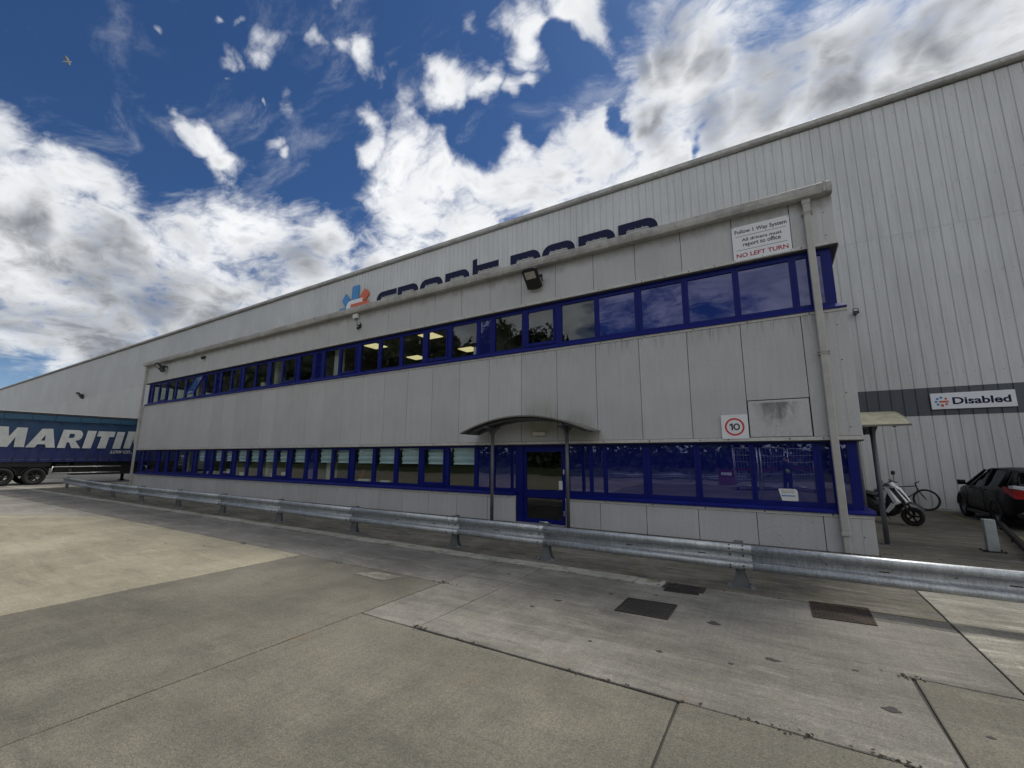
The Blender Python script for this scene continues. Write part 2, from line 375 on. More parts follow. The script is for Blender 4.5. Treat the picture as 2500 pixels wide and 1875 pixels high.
M['galv'] = mat_galv()
M['post_grey'] = simple('weathered_zinc_post', (.33, .36, .36), .6, .1, .2, 9)
M['galv_dull'] = simple('dull_galvanised_steel', (.20, .21, .22), .6, .35, .25, 9)
M['beige'] = mat_concrete('beige_concrete', (.325, .302, .232), (.235, .219, .170), .45, .55, 0, .6, (.40, .37, .28))
M['brown'] = mat_concrete('brown_aggregate_concrete', (.168, .158, .131), (.114, .108, .090), .25, .8, 0, .8, (.205, .19, .152))
M['grey'] = mat_concrete('grey_concrete', (.205, .197, .183), (.125, .120, .112), .5, .65, .10, 1.0, (.36, .34, .30))
M['lane'] = mat_concrete('worn_grey_concrete', (.215, .206, .188), (.122, .117, .106), .55, .7, .12, 1.0, (.31, .295, .26))
M['pale'] = mat_concrete('pale_concrete', (.31, .298, .262), (.17, .163, .142), .7, .8, .3, .9)
M['apron'] = mat_concrete('dark_apron_concrete', (.165, .153, .130), (.080, .075, .066), .9, .7, .45, 1.0, (.31, .29, .255))
M['kerb'] = mat_concrete('kerb_concrete', (.33, .325, .30), (.23, .23, .20), .2, .5, .75, .6)
M['far'] = mat_concrete('yard_concrete', (.29, .28, .25), (.21, .20, .18), .3, .3, 0, .6)
M['base'] = simple('joint_filler', (.045, .043, .04), .95)
M['iron'] = simple('cast_iron', (.030, .028, .027), .8, 0, .4, 12, .3, .2)
M['rusty'] = simple('rusty_iron', (.048, .036, .029), .85, 0, .55, 7, .3, .2)
M['white'] = simple('white_sign_board', (.78, .80, .83), .4, 0, .04, 3, 0)
M['white_paint'] = simple('white_paint', (.72, .72, .72), .35, 0, .05, 5, .02)
M['navy'] = simple('navy_lettering', (.010, .013, .045), .6, 0, .15, 2, 0, .2)
M['black_print'] = simple('black_lettering', (.02, .022, .03), .5, 0, .1, 3, 0)
M['red_print'] = simple('red_lettering', (.42, .02, .05), .5, 0, .1, 3, 0)
M['red_ring'] = simple('red_sign_ring', (.60, .045, .04), .5, 0, .1, 3, 0)
M['logo_blue'] = simple('logo_blue', (.055, .24, .52), .45, 0, .1, 3, 0)
M['logo_orange'] = simple('logo_orange', (.55, .12, .05), .45, 0, .12, 3, 0)
M['black'] = simple('black_plastic', (.016, .016, .018), .5, 0, .3, 9)
M['lens'] = simple('floodlight_lens', (.44, .43, .38), .35, 0, .25, 40)
M['cream'] = simple('cream_diffuser', (.62, .60, .50), .4, 0, .08, 5)
M['steel_grey'] = simple('grey_painted_steel', (.12, .125, .14), .5, .1, .2, 6)
M['under'] = simple('canopy_underside', (.16, .15, .135), .6, 0, .3, 5)
M['moss_roof'] = simple('mossy_canopy_sheet', (.30, .285, .20), .75, 0, .4, 6, .2)
M['curtain'] = mat_curtain()
M['letter_grey'] = simple('faded_silver_lettering', (.44, .46, .46), .55, 0, .14, 4)
M['tyre'] = simple('tyre_rubber', (.016, .016, .016), .85, 0, .3, 20)
M['rim'] = simple('wheel_rim', (.20, .21, .22), .35, .7, .15, 9)
M['alu'] = simple('aluminium', (.62, .62, .60), .4, .6, .15, 9)
M['car'] = simple('black_car_paint', (.004, .004, .005), .42, 0, .3, 3, 0, .25, .0)
M['car_glass'] = mat_glass('car_glass', None, 1.35, (.6, .65, .7), (.008, .009, .010))
M['lamp_red'] = simple('red_lamp_lens', (.36, .016, .016), .2, 0, .2, 9, 0)
M['lamp_clear'] = simple('clear_lamp_lens', (.72, .73, .75), .15, 0, .1, 9, 0)
M['lamp_amber'] = simple('amber_lens', (.7, .35, .05), .2, 0, .1, 9, 0)
M['interior'] = simple('office_interior', (.26, .255, .235), .9, 0, .08, 1)
M['ceiling'] = simple('ceiling_tiles', (.30, .30, .28), .9, 0, .08, 2)
M['carpet'] = simple('office_carpet', (.07, .07, .08), .95, 0, .2, 30)
M['blind'] = simple('pale_blue_blind', (.66, .80, .90), .8, 0, .06, 4)
M['lit'] = mat_emit('lit_ceiling_panel', (1.0, .86, .46), .50)
M['leaf'] = mat_leaf('tree_leaves', (.045, .065, .020))
M['leaf2'] = mat_leaf('darker_tree_leaves', (.030, .048, .018))
M['bark'] = simple('bark', (.07, .055, .04), .9, 0, .3, 10, .4)
M['bank'] = simple('grass_bank', (.045, .060, .022), .95, 0, .5, 3, .5)
M['orange'] = simple('orange_chair_fabric', (.55, .13, .03), .8)
M['paper'] = simple('white_paper', (.75, .76, .74), .7, 0, .04)
M['skin'] = simple('skin', (.45, .27, .19), .5)
M['cloth'] = simple('dark_navy_cloth', (.018, .020, .032), .9)
M['hivis'] = simple('hi_vis_yellow', (.55, .75, .06), .7)
M['yellow_line'] = simple('worn_yellow_line', (.19, .168, .06), .9, 0, .45, 9)
M['red_plastic'] = simple('red_plastic', (.10, .012, .014), .5)
M['bird'] = simple('gull_feathers', (.42, .41, .38), .7)
M['bird_tip'] = simple('gull_wing_tip', (.08, .08, .08), .7)
M['lorry'] = simple('white_lorry_paint', (.78, .79, .80), .3, 0, .04, 4)
M['headlamp'] = simple('headlamp_glass', (.85, .87, .9), .1, 0, .05, 4, 0)

# ------------------------------------------------------------------ geometry helpers
ORG = {}                                    # world origin of every object made here
class MB:
    def __init__(s, xf=None): s.v = []; s.f = []; s.xf = xf; s.sm = []
    def P(s, p):
        p = Vector(p)
        if s.xf is not None: p = s.xf @ p
        s.v.append(p); return len(s.v) - 1
    def F(s, idx, smooth=False): s.f.append(tuple(idx)); s.sm.append(smooth)
    def box(s, x0, x1, y0, y1, z0, z1):
        c = [s.P(p) for p in ((x0,y0,z0),(x1,y0,z0),(x1,y1,z0),(x0,y1,z0),(x0,y0,z1),(x1,y0,z1),(x1,y1,z1),(x0,y1,z1))]
        for q in ((0,3,2,1),(4,5,6,7),(0,1,5,4),(1,2,6,5),(2,3,7,6),(3,0,4,7)): s.F([c[i] for i in q])
        return s
    def bbox(s, x0, x1, y0, y1, z0, z1, b=.01):
        """box with its edges bevelled: three crossing slabs merged as one hull"""
        pts = []
        for sx in (0, 1):
            for sy in (0, 1):
                for sz in (0, 1):
                    X, Y, Z = (x0, x1)[sx], (y0, y1)[sy], (z0, z1)[sz]
                    dx, dy, dz = (b, -b)[sx], (b, -b)[sy], (b, -b)[sz]
                    pts += [(X + dx, Y + dy, Z), (X + dx, Y, Z + dz), (X, Y + dy, Z + dz)]
        return s.hull(pts)
    def hull(s, pts, smooth=False):
        bm = bmesh.new()
        for p in pts: bm.verts.new(p)
        bmesh.ops.convex_hull(bm, input=bm.verts)
        bmesh.ops.dissolve_limit(bm, angle_limit=.02, verts=bm.verts, edges=bm.edges)
        bm.verts.index_update()
        base = len(s.v)
        keep = {}
        for v in bm.verts:
            if v.link_faces: keep[v.index] = s.P(v.co)
        for f in bm.faces: s.F([keep[v.index] for v in f.verts], smooth)
        bm.free()
        return s
    def poly_prism(s, pts, ax, a0, a1, caps=True, smooth=False):
        """pts: 2-D outline; ax: axis along which it is extruded from a0 to a1"""
        def mk(p, a):
            return {'x': (a, p[0], p[1]), 'y': (p[0], a, p[1]), 'z': (p[0], p[1], a)}[ax]
        n = len(pts)
        A = [s.P(mk(p, a0)) for p in pts]; B = [s.P(mk(p, a1)) for p in pts]
        for i in range(n):
            j = (i + 1) % n
            s.F((A[i], A[j], B[j], B[i]), smooth)
        if caps: s.F(A[::-1]); s.F(B)
        return s
    def ring_prism(s, outer, inner, ax, a0, a1):
        n = len(outer)
        def mk(p, a):
            return {'x': (a, p[0], p[1]), 'y': (p[0], a, p[1]), 'z': (p[0], p[1], a)}[ax]
        O0 = [s.P(mk(p, a0)) for p in outer]; I0 = [s.P(mk(p, a0)) for p in inner]
        O1 = [s.P(mk(p, a1)) for p in outer]; I1 = [s.P(mk(p, a1)) for p in inner]
        for i in range(n):
            j = (i + 1) % n
            s.F((O0[i], O0[j], I0[j], I0[i])); s.F((O1[j], O1[i], I1[i], I1[j]))
            s.F((O0[j], O0[i], O1[i], O1[j])); s.F((I0[i], I0[j], I1[j], I1[i]))
        return s
    def tube(s, path, r, n=10, caps=True, smooth=True):
        path = [Vector(p) for p in path]
        rs = r if isinstance(r, (list, tuple)) else [r] * len(path)
        rings = []
        up = None
        for i, p in enumerate(path):
            t = (path[min(i + 1, len(path) - 1)] - path[max(i - 1, 0)]).normalized()
            if up is None or abs(up.dot(t)) > .98:
                up = Vector((0, 0, 1)) if abs(t.z) < .9 else Vector((1, 0, 0))
            a = t.cross(up).normalized(); b = a.cross(t).normalized(); up = b
            rings.append([s.P(p + (a * math.cos(2 * math.pi * k / n) + b * math.sin(2 * math.pi * k / n)) * rs[i]) for k in range(n)])
        for i in range(len(rings) - 1):
            for k in range(n):
                l = (k + 1) % n
                s.F((rings[i][k], rings[i][l], rings[i + 1][l], rings[i + 1][k]), smooth)
        if caps: s.F(rings[0][::-1]); s.F(rings[-1])
        return s
    def lathe(s, prof, c, axis, n=20, smooth=True):
        """prof: (radius, offset along the axis)"""
        axis = Vector(axis).normalized(); c = Vector(c)
        h = Vector((0, 0, 1)) if abs(axis.z) < .9 else Vector((1, 0, 0))
        a = axis.cross(h).normalized(); b = axis.cross(a)
        rings = []
        for r, o in prof:
            rings.append([s.P(c + axis * o + (a * math.cos(2 * math.pi * k / n) + b * math.sin(2 * math.pi * k / n)) * r) for k in range(n)])
        for i in range(len(rings) - 1):
            for k in range(n):
                l = (k + 1) % n
                s.F((rings[i][k], rings[i][l], rings[i + 1][l], rings[i + 1][k]), smooth)
        return s
    def torus(s, c, axis, R, r, n=28, m=8):
        prof = [(R + r * math.cos(2 * math.pi * k / m), r * math.sin(2 * math.pi * k / m)) for k in range(m + 1)]
        return s.lathe(prof, c, axis, n)
    def loft(s, rings, closed=True, caps=True, smooth=True):
        R = [[s.P(p) for p in ring] for ring in rings]
        n = len(R[0])
        for i in range(len(R) - 1):
            for k in range(n if closed else n - 1):
                l = (k + 1) % n
                s.F((R[i][k], R[i][l], R[i + 1][l], R[i + 1][k]), smooth)
        if caps: s.F(R[0][::-1]); s.F(R[-1])
        return s
    def add_mesh(s, me, fn):
        base = len(s.v)
        for v in me.vertices: s.P(fn(v.co))
        for p in me.polygons: s.F([base + i for i in p.vertices])
        return s
    def mesh(s, name, origin, recalc=True):
        me = bpy.data.meshes.new(name)
        me.from_pydata([tuple(p - origin) for p in s.v], [], s.f)
        me.polygons.foreach_set('use_smooth', s.sm)
        if recalc:
            bm = bmesh.new(); bm.from_mesh(me)
            bmesh.ops.recalc_face_normals(bm, faces=bm.faces)
            bm.to_mesh(me); bm.free()
        me.update()
        return me

def setp(o, label=None, cat=None, group=None, kind=None):
    for k, v in (('label', label), ('category', cat), ('group', group), ('kind', kind)):
        if v: o[k] = v
    return o
def thing(name, label, cat, loc=(0, 0, 0), group=None):
    o = bpy.data.objects.new(name, None)
    o.empty_display_size = .2
    scene.collection.objects.link(o)
    o.location = loc
    ORG[o.name] = Vector(loc)
    return setp(o, label, cat, group)
def obj(name, mb, mat, parent=None, label=None, cat=None, group=None, kind=None, recalc=True):
    lo = Vector((min(p[i] for p in mb.v) for i in range(3))); hi = Vector((max(p[i] for p in mb.v) for i in range(3)))
    org = Vector(((lo.x + hi.x) / 2, (lo.y + hi.y) / 2, lo.z))
    me = mb.mesh(name, org, recalc)
    me.materials.append(MATS[mat] if mat in MATS else M[mat])
    o = bpy.data.objects.new(name, me)
    scene.collection.objects.link(o)
    if parent is not None:
        o.parent = parent
        o.location = org - ORG[parent.name]
    else:
        o.location = org
    ORG[o.name] = org
    return setp(o, label, cat, group, kind)
def dup(o, delta, parent=None):
    """linked copy of one object, moved by delta, under the same or another parent"""
    c = o.copy(); scene.collection.objects.link(c)
    w = ORG[o.name] + Vector(delta)
    c.parent = parent
    c.location = w - (ORG[parent.name] if parent is not None else Vector())
    ORG[c.name] = w
    return c
def dup_tree(root, delta, label=None):
    c = dup(root, delta, root.parent)
    if label: c['label'] = label
    for ch in list(root.children):
        d = dup(ch, delta, c)
        for g in list(ch.children): dup(g, delta, d)
    return c
_txt = {}
def text_mesh(body, bold=0.0, shear=0.0, spacing=1.0, res=4):
    cu = bpy.data.curves.new('lettering', 'FONT')
    cu.body = body; cu.size = 1.0; cu.offset = bold; cu.shear = shear; cu.resolution_u = res; cu.space_character = spacing
    o = bpy.data.objects.new('lettering', cu)
    scene.collection.objects.link(o)
    dg = bpy.context.evaluated_depsgraph_get()
    dg.update()
    me = bpy.data.meshes.new_from_object(o.evaluated_get(dg))
    bpy.data.objects.remove(o); bpy.data.curves.remove(cu)
    xs = [v.co.x for v in me.vertices]; ys = [v.co.y for v in me.vertices]
    return me, (min(xs), max(xs), min(ys), max(ys))
def put_text(name, body, mat, parent, x0, x1, z0, z1, y, bold=0.0, shear=0.0, axis='y', spacing=1.0):
    """text stretched into the box x0..x1, z0..z1 on the plane axis = y (facing -y, or +x when axis is 'x')"""
    me, (a, b, c, d) = text_mesh(body, bold, shear, spacing)
    mb = MB()
    def fn(p):
        u = x0 + (p.x - a) / (b - a) * (x1 - x0); w = z0 + (p.y - c) / (d - c) * (z1 - z0)
        return (u, y, w) if axis == 'y' else (y, u, w)
    mb.add_mesh(me, fn)
    bpy.data.meshes.remove(me)
    return obj(name, mb, mat, parent, recalc=False, kind='stuff' if len(body) > 1 else None)

# ------------------------------------------------------------------ ground
def jag(pts, amp=.006, step=.35, seed=1):
    r = random.Random(seed)
    out = []
    n = len(pts)
    for i in range(n):
        a = Vector((*pts[i], 0)); b = Vector((*pts[(i + 1) % n], 0))
        L = (b - a).length
        k = max(1, min(60, int(L / step)))
        for j in range(k):
            p = a.lerp(b, j / k)
            if j: p += Vector((r.uniform(-amp, amp), r.uniform(-amp, amp), 0))
            out.append((p.x, p.y))
    return out
ground = obj('ground', MB().box(-400, 400, -400, 400, -.6, -.035), 'far', kind='structure')
yard = obj('yard_slab_base', MB().box(-60, 45, -20.5, 60, -.034, -.020), 'base', kind='structure', label='dark sealant bed in the joints between concrete slabs')
def slab(pts, mat, seed, z=0.0, name='concrete_slab'):
    if len(pts) == 4 and not isinstance(pts[0], tuple):
        x0, x1, y0, y1 = pts
        g = .004
        pts = [(x0 + g, y0 + g), (x1 - g, y0 + g), (x1 - g, y1 - g), (x0 + g, y1 - g)]
    pts = jag(pts, .0035, .22, seed)
    mb = MB()
    e = .006
    cx = sum(p[0] for p in pts) / len(pts); cy = sum(p[1] for p in pts) / len(pts)
    n = len(pts)
    bot = [mb.P((p[0], p[1], -.03)) for p in pts]
    mid = [mb.P((p[0], p[1], z - e * .8)) for p in pts]
    top = []
    for i in range(n):
        a = Vector(pts[i - 1]); b = Vector(pts[i]); c = Vector(pts[(i + 1) % n])
        nb = Vector((-(c - a).y, (c - a).x)).normalized() * e
        top.append(mb.P((b.x + nb.x, b.y + nb.y, z)))
    for i in range(n):
        j = (i + 1) % n
        mb.F((bot[i], bot[j], mid[j], mid[i])); mb.F((mid[i], mid[j], top[j], top[i]))
    mb.F(top)
    o = obj(name, mb, mat, yard)
    return o
S = 0
def sl(p, mat, z=0.0, name='concrete_slab'):
    global S
    S += 1
    return slab(p, mat, S, z, name)
# foreground slabs
sl([(-25.5, -20.4), (6.30, -20.4), (6.30, -5.375), (-3.25, -5.375), (-5.8, -7.0)], 'beige')
sl([(-59, -20.4), (-25.6, -20.4), (-5.85, -6.98), (-3.30, -5.375), (-12, -5.375), (-59, -5.375)], 'far')
sl((6.31, 9.545, -20.4, -5.37), 'brown', -.001)
sl((9.555, 12.905, -20.4, -6.745), 'brown')
sl((12.915, 14.425, -20.4, -6.725), 'brown', .001)
sl((14.435, 19.6, -20.4, -5.405), 'brown')
sl((19.61, 44, -20.4, -5.405), 'brown')
# the lane beside the barrier
for a, b in ((-59, -32), (-32, -24), (-24, -17.5), (-17.5, -11.3), (-11.3, -5.2), (-5.2, .9), (.9, 9.55)):
    sl((a, b, -5.365, -3.975), 'grey', rnd.uniform(-.001, .001))
sl((9.56, 10.365, -6.735, -3.975), 'lane')
sl([(10.375, -6.715), (14.415, -6.715), (14.415, -5.395), (15.06, -5.395), (15.06, -3.975), (10.375, -3.975)], 'lane')
sl((15.075, 21, -5.395, -2.21), 'pale')
sl((21.01, 44, -5.395, -2.21), 'pale')
# apron against the office
for a, b in ((-20.2, -14), (-14, -8), (-8, -2), (-2, 3.95), (3.95, 7.82), (7.82, 10.33), (10.33, 15.06)):
    sl((a, b, -3.655, -.005), 'apron', rnd.uniform(-.001, .001))
sl((12.70, 15.06, -3.965, -3.665), 'lane', -.001)
for a, b, c, d in ((15.075, 19.5, -2.2, 2.9), (15.075, 19.5, 2.9, 9.86), (19.5, 26, -2.2, 2.9), (19.5, 26, 2.9, 9.86), (26, 44, -2.2, 9.86)):
    sl((a, b, c, d), 'apron')
for a, b, c, d in ((-40, -20.25, -3.965, 2.0), (-59, -40, -3.965, 9.8), (-40, -20.25, 2.0, 9.8)):
    sl((a, b, c, d), 'far')
# flush kerb stones under the barrier
kx = -20.2
while kx < 12.2:
    kl = rnd.choice((2.05, 2.1, 2.15, 2.25))
    e = min(kx + kl, 12.18)
    o = sl((kx, e, -3.965, -3.665), 'kerb', rnd.uniform(.004, .014), 'kerb_stone')
    kx += kl

# worn yellow bay line by the car (a painted film on the slab)
mb = MB()
ys = [2.95 + i * .23 for i in range(29)]
L0 = [mb.P((18.02 + .02 * math.sin(y * 3) + rnd.uniform(-.012, .012), y, .004)) for y in ys]
L1 = [mb.P((18.12 + .02 * math.sin(y * 3) + rnd.uniform(-.012, .012), y, .004)) for y in ys]
for i in range(len(ys) - 1): mb.F((L0[i], L1[i], L1[i + 1], L0[i + 1]))
obj('yellow_bay_line', mb, 'yellow_line', kind='structure')

# repaired patch, tar spots and bits of debris on the slabs
mb = MB(); mb.poly_prism(jag([(8.14, -5.70), (8.78, -5.74), (8.87, -5.46), (8.37, -5.45)], .012, .08, 3), 'z', .0005, .0035); obj('repair_patch', mb, 'pale', yard)
mb = MB()
for x, y, s in ((11.24, -5.2, .045), (11.07, -5.55, .03), (12.61, -5.98, .028), (13.47, -5.63, .055), (13.18, -5.9, .02), (14.19, -6.06, .05), (12.94, -4.99, .06), (14.06, -5.49, .022), (14.65, -6.13, .02), (12.2, -4.35, .025), (11.7, -4.6, .03), (3.1, -6.2, .03), (4.0, -5.9, .03), (10.1, -4.5, .03), (12.0, -6.1, .018)):
    ph = rnd.uniform(0, 6); el = rnd.uniform(.5, .8)
    mb.poly_prism([(x + s * (1 + .35 * math.sin(3 * a + ph)) * math.cos(a), y + s * el * (1 + .3 * math.cos(2 * a + ph)) * math.sin(a)) for a in [k * .4488 for k in range(14)]], 'z', .0005, .003)
obj('tar_spot', mb, 'base', yard, kind='stuff')
mb = MB()
for cx_, cy_, n_, sp_ in ((4.44, -5.40, 26, .10), (7.41, -5.40, 10, .07), (9.57, -5.37, 26, .08), (10.42, -6.72, 16, .06), (-3.2, -5.37, 14, .12), (14.43, -5.41, 18, .08), (13.5, -6.73, 20, .2), (14.1, -6.72, 20, .12), (12.3, -6.74, 10, .2), (11.0, -6.73, 8, .2), (12.2, -3.9, 22, .10), (6.3, -5.6, 10, .08), (6.0, -3.7, 60, 2.2), (10.5, -3.7, 60, 1.6), (0, -3.7, 40, 2.5), (15.2, .25, 26, .2), (9.0, -.12, 40, 3.0), (12.6, -.10, 40, 1.6)):
    for k in range(n_):
        x = cx_ + rnd.gauss(0, sp_); y = cy_ + rnd.gauss(0, .022); s = rnd.uniform(.006, .02)
        mb.hull([(x + rnd.uniform(-s, s), y + rnd.uniform(-s, s) * .7, .002 + rnd.uniform(0, s * .7)) for _ in range(7)])
obj('debris', mb, 'rusty', kind='stuff')

# manhole covers
def manhole(pts, mat, label):
    t = thing('manhole_cover', label, 'manhole cover', (sum(p[0] for p in pts) / 4, sum(p[1] for p in pts) / 4, 0), 'iron covers set in the concrete lane')
    c = Vector((sum(p[0] for p in pts) / 4, sum(p[1] for p in pts) / 4))
    def sc(k): return [tuple(c + (Vector(p) - c) * k) for p in pts]
    mb = MB(); mb.ring_prism(sc(1.0), sc(.93), 'z', -.02, .008); obj('frame', mb, 'rusty', t)
    mb = MB(); mb.poly_prism(sc(.915), 'z', -.02, .006)
    a, b, d = Vector(pts[0]), Vector(pts[1]), Vector(pts[3])
    nx, ny = 13, 11
    for i in range(nx):
        for j in range(ny):
            u, v = (i + .75) / (nx + .5), (j + .75) / (ny + .5)
            q = a + (b - a) * u + (d - a) * v
            if (i + j) % 2: w, h = .016, .006
            else: w, h = .006, .016
            mb.box(q.x - w, q.x + w, q.y - h, q.y + h, .0061, .0085)
    obj('cover_plate', mb, mat, t)
    mb = MB()
    for u, v in ((.12, .5), (.88, .5)):
        q = a + (b - a) * u + (d - a) * v
        mb.box(q.x - .03, q.x + .03, q.y - .012, q.y + .012, .0061, .0105)
    obj('key_hole', mb, 'joint', t)
manhole([(11.93, -5.18), (12.51, -5.16), (12.51, -4.61), (11.93, -4.65)], 'iron', 'dark iron manhole cover in the lane, nearest the beige slabs')
manhole([(12.24, -4.12), (12.66, -4.09), (12.66, -3.70), (12.22, -3.75)], 'iron', 'small dark iron manhole cover at the end of the flush kerb')
manhole([(13.84, -4.23), (14.40, -4.18), (14.41, -3.55), (13.84, -3.61)], 'rusty', 'rust-brown manhole cover in front of the barrier, nearest the right edge')

# ------------------------------------------------------------------ office building
XL, XR = -18.56, 15.06
YB = 9.84
PITCH = 1.1
office = thing('office_building', 'two-storey grey panelled office block with long bands of blue framed windows', 'office building', (-1.7, 0, 0))
def part(name, mb, mat, label=None, kind=None): return obj(name, mb, mat, office, label=label, kind=kind)

# core and backing walls (dark, seen only in the joints)
for z0, z1 in ((.0, .62), (2.07, 4.60), (5.985, 7.10)):
    mb = MB()
    if z0 < 1: mb.box(XL + .07, 7.498, .062, .10, z0, z1); mb.box(8.988, XR - .07, .062, .10, z0, z1)
    else: mb.box(XL + .07, XR - .07, .062, .10, z0, z1)
    mb.box(XL + .066, XL + .10, .1, YB, z0, z1); mb.box(XR - .10, XR - .066, .1, YB, z0, z1)
    part('backing_wall', mb, 'joint')
# wall panels, one by one
joints = [i * PITCH for i in range(-17, 14)]
edges = [XL + .36] + [j for j in joints if XL + .6 < j < XR - .3] + [XR]
def panel(x0, x1, z0, z1, name='wall_panel', y=0.0, th=.06):
    g = .0062
    mb = MB(); mb.bbox(x0 + g, x1 - g, y, y + th, z0, z1, .004)
    return part(name, mb, 'panel')
for z0, z1 in ((.0, .625), (2.135, 4.572), (6.06, 7.10)):
    for a, b in zip(edges[:-1], edges[1:]):
        if z1 < 1 and b > 7.6 and a < 8.96:      # the doorway
            if a < 7.5: panel(a, 7.50, z0, z1)
            if b > 8.98: panel(8.985, b, z0, z1)
            continue
        if z0 > 2 and z1 < 5 and abs(a - 13.2) < .01:   # this bay has a blanked-off vent at its foot
            panel(a, b, 2.905, z1); panel(a + .012, b - .012, z0 + .005, 2.885, 'vent_blanking_panel', -.012, .07)
            continue
        panel(a, b, z0, z1)
    # plain corner flashing at the left end
    mb = MB(); mb.bbox(XL, XL + .352, -.012, .06, z0, z1, .01); part('corner_flashing', mb, 'pipe')
# side walls
for xs, nm in ((XL, 'left'), (XR - .06, 'right')):
    for z0, z1 in ((.0, .625), (2.135, 4.572), (6.06, 7.10)):
        y = .065
        while y < YB - .2:
            y1 = min(y + PITCH, YB)
            mb = MB(); mb.bbox(xs, xs + .06, y + .008, y1 - .008, z0, z1, .004); part('wall_panel', mb, 'panel')
            y = y1
# light flashing strips at the top and foot of each band
for z0, z1, pr in ((.630, .688, .012), (2.058, 2.128, .022), (4.578, 4.632, .012), (5.985, 6.052, .022)):
    x = XL + .02
    while x < XR - .01:
        x1 = min(x + 3.3, XR + (.012 if z0 > 2 and z0 < 3 else 0))
        if z0 < 1 and x < 8.98 and x1 > 7.5:
            segs = [(x, 7.50), (8.985, x1)]
        else: segs = [(x, x1)]
        for a, b in segs:
            if b - a < .05: continue
            mb = MB(); mb.box(a + .002, b - .002, -pr, .058, z0, z1); part('flashing_strip', mb, 'trim')
        x = x1
    mb = MB(); mb.box(XR - .058, XR + pr, .062, YB, z0, z1); part('flashing_strip', mb, 'trim')
# corner seam with its own row of screws, right of the downpipe
for z0, z1 in ((.0, .625), (2.135, 4.572), (6.06, 7.04)):
    mb = MB(); mb.box(14.856, 14.860, -.003, -.0005, z0 + .002, z1 - .002); part('corner_seam', mb, 'gutter')
# screw heads along the strips
mb = MB()
for zc, pr in ((.66, .012), (2.093, .022), (4.605, .012), (6.02, .022)):
    x = -18.0
    while x < XR - .1:
        if not (zc < 1 and 7.4 < x < 9.1):
            mb.lathe([(.0, -.008), (.012, -.006), (.014, 0)], (x, -pr, zc), (0, 1, 0), 6)
        x += rnd.choice((.55, .55, 1.1))
for zc in (.3, 2.3, 2.95, 3.6, 4.3, 6.2, 6.7): mb.lathe([(.0, -.007), (.009, -.006), (.012, 0)], (14.885, -.0005, zc), (0, 1, 0), 6)
part('screw_head', mb, 'iron', kind='stuff')
# soffits above both window bands
for z0, z1 in ((2.035, 2.056), (5.960, 5.983)):
    mb = MB(); mb.box(XL + .03, XR - .004, .004, .30, z0, z1); part('window_soffit', mb, 'soffit')

# windows: (glass x0, x1, flags)   s = opening sash, b = blue film, o = sash standing open, d = blind behind it
UP = [(-18.02,-17.72,''),(-17.56,-16.80,''),(-16.62,-15.76,'s'),(-15.60,-14.65,''),(-14.50,-13.50,''),(-13.29,-12.42,''),(-12.26,-11.42,'o'),(-11.20,-10.25,''),(-10.08,-9.70,'b'),
      (-9.55,-8.66,''),(-8.50,-7.74,'s'),(-7.45,-6.50,''),(-6.40,-5.52,''),(-5.20,-4.38,''),(-4.22,-3.34,'s'),(-3.06,-2.20,''),(-1.98,-1.60,'b'),(-1.42,-.55,''),(-.40,.46,'s'),
      (.73,1.66,''),(1.82,2.74,''),(2.90,3.82,''),(4.05,4.86,'s'),(5.07,6.04,''),(6.16,6.55,'b'),(6.72,7.66,''),(7.86,8.68,'s'),(8.92,9.86,''),(9.98,10.92,'b'),(11.09,12.04,'b'),
      (12.18,13.12,'b'),(13.25,14.20,'b'),(14.33,14.51,'b'),(14.57,14.76,'b')]
LO = [(-18.02,-17.72,''),(-17.58,-16.97,''),(-16.86,-15.76,'s'),(-15.42,-14.66,''),(-14.36,-13.52,''),(-13.27,-12.50,''),(-12.25,-11.46,'s'),(-11.12,-10.31,'d'),(-10.18,-9.74,'b'),(-9.48,-8.71,'d'),
      (-8.47,-7.70,'sd'),(-7.40,-6.52,'d'),(-6.32,-5.50,'d'),(-5.20,-4.36,'d'),(-4.12,-3.36,'sd'),(-3.08,-2.20,'d'),(-2.02,-1.61,'b'),(-1.42,-.57,'d'),(-.40,.46,'sd'),(.73,1.67,'d'),(1.83,2.73,'d'),
      (2.90,3.83,'d'),(4.06,4.88,'sd'),(5.09,6.04,'d'),(6.17,6.58,'b'),(6.76,7.46,'b'),(9.06,9.61,'b'),(9.69,9.97,'b'),(10.06,10.94,'b'),(11.12,12.07,'b'),(12.20,13.15,'b'),(13.25,14.25,'b'),
      (14.39,14.52,'b'),(14.57,14.79,'b')]
def rect(x0, x1, z0, z1): return [(x0, z0), (x1, z0), (x1, z1), (x0, z1)]
WY = .10
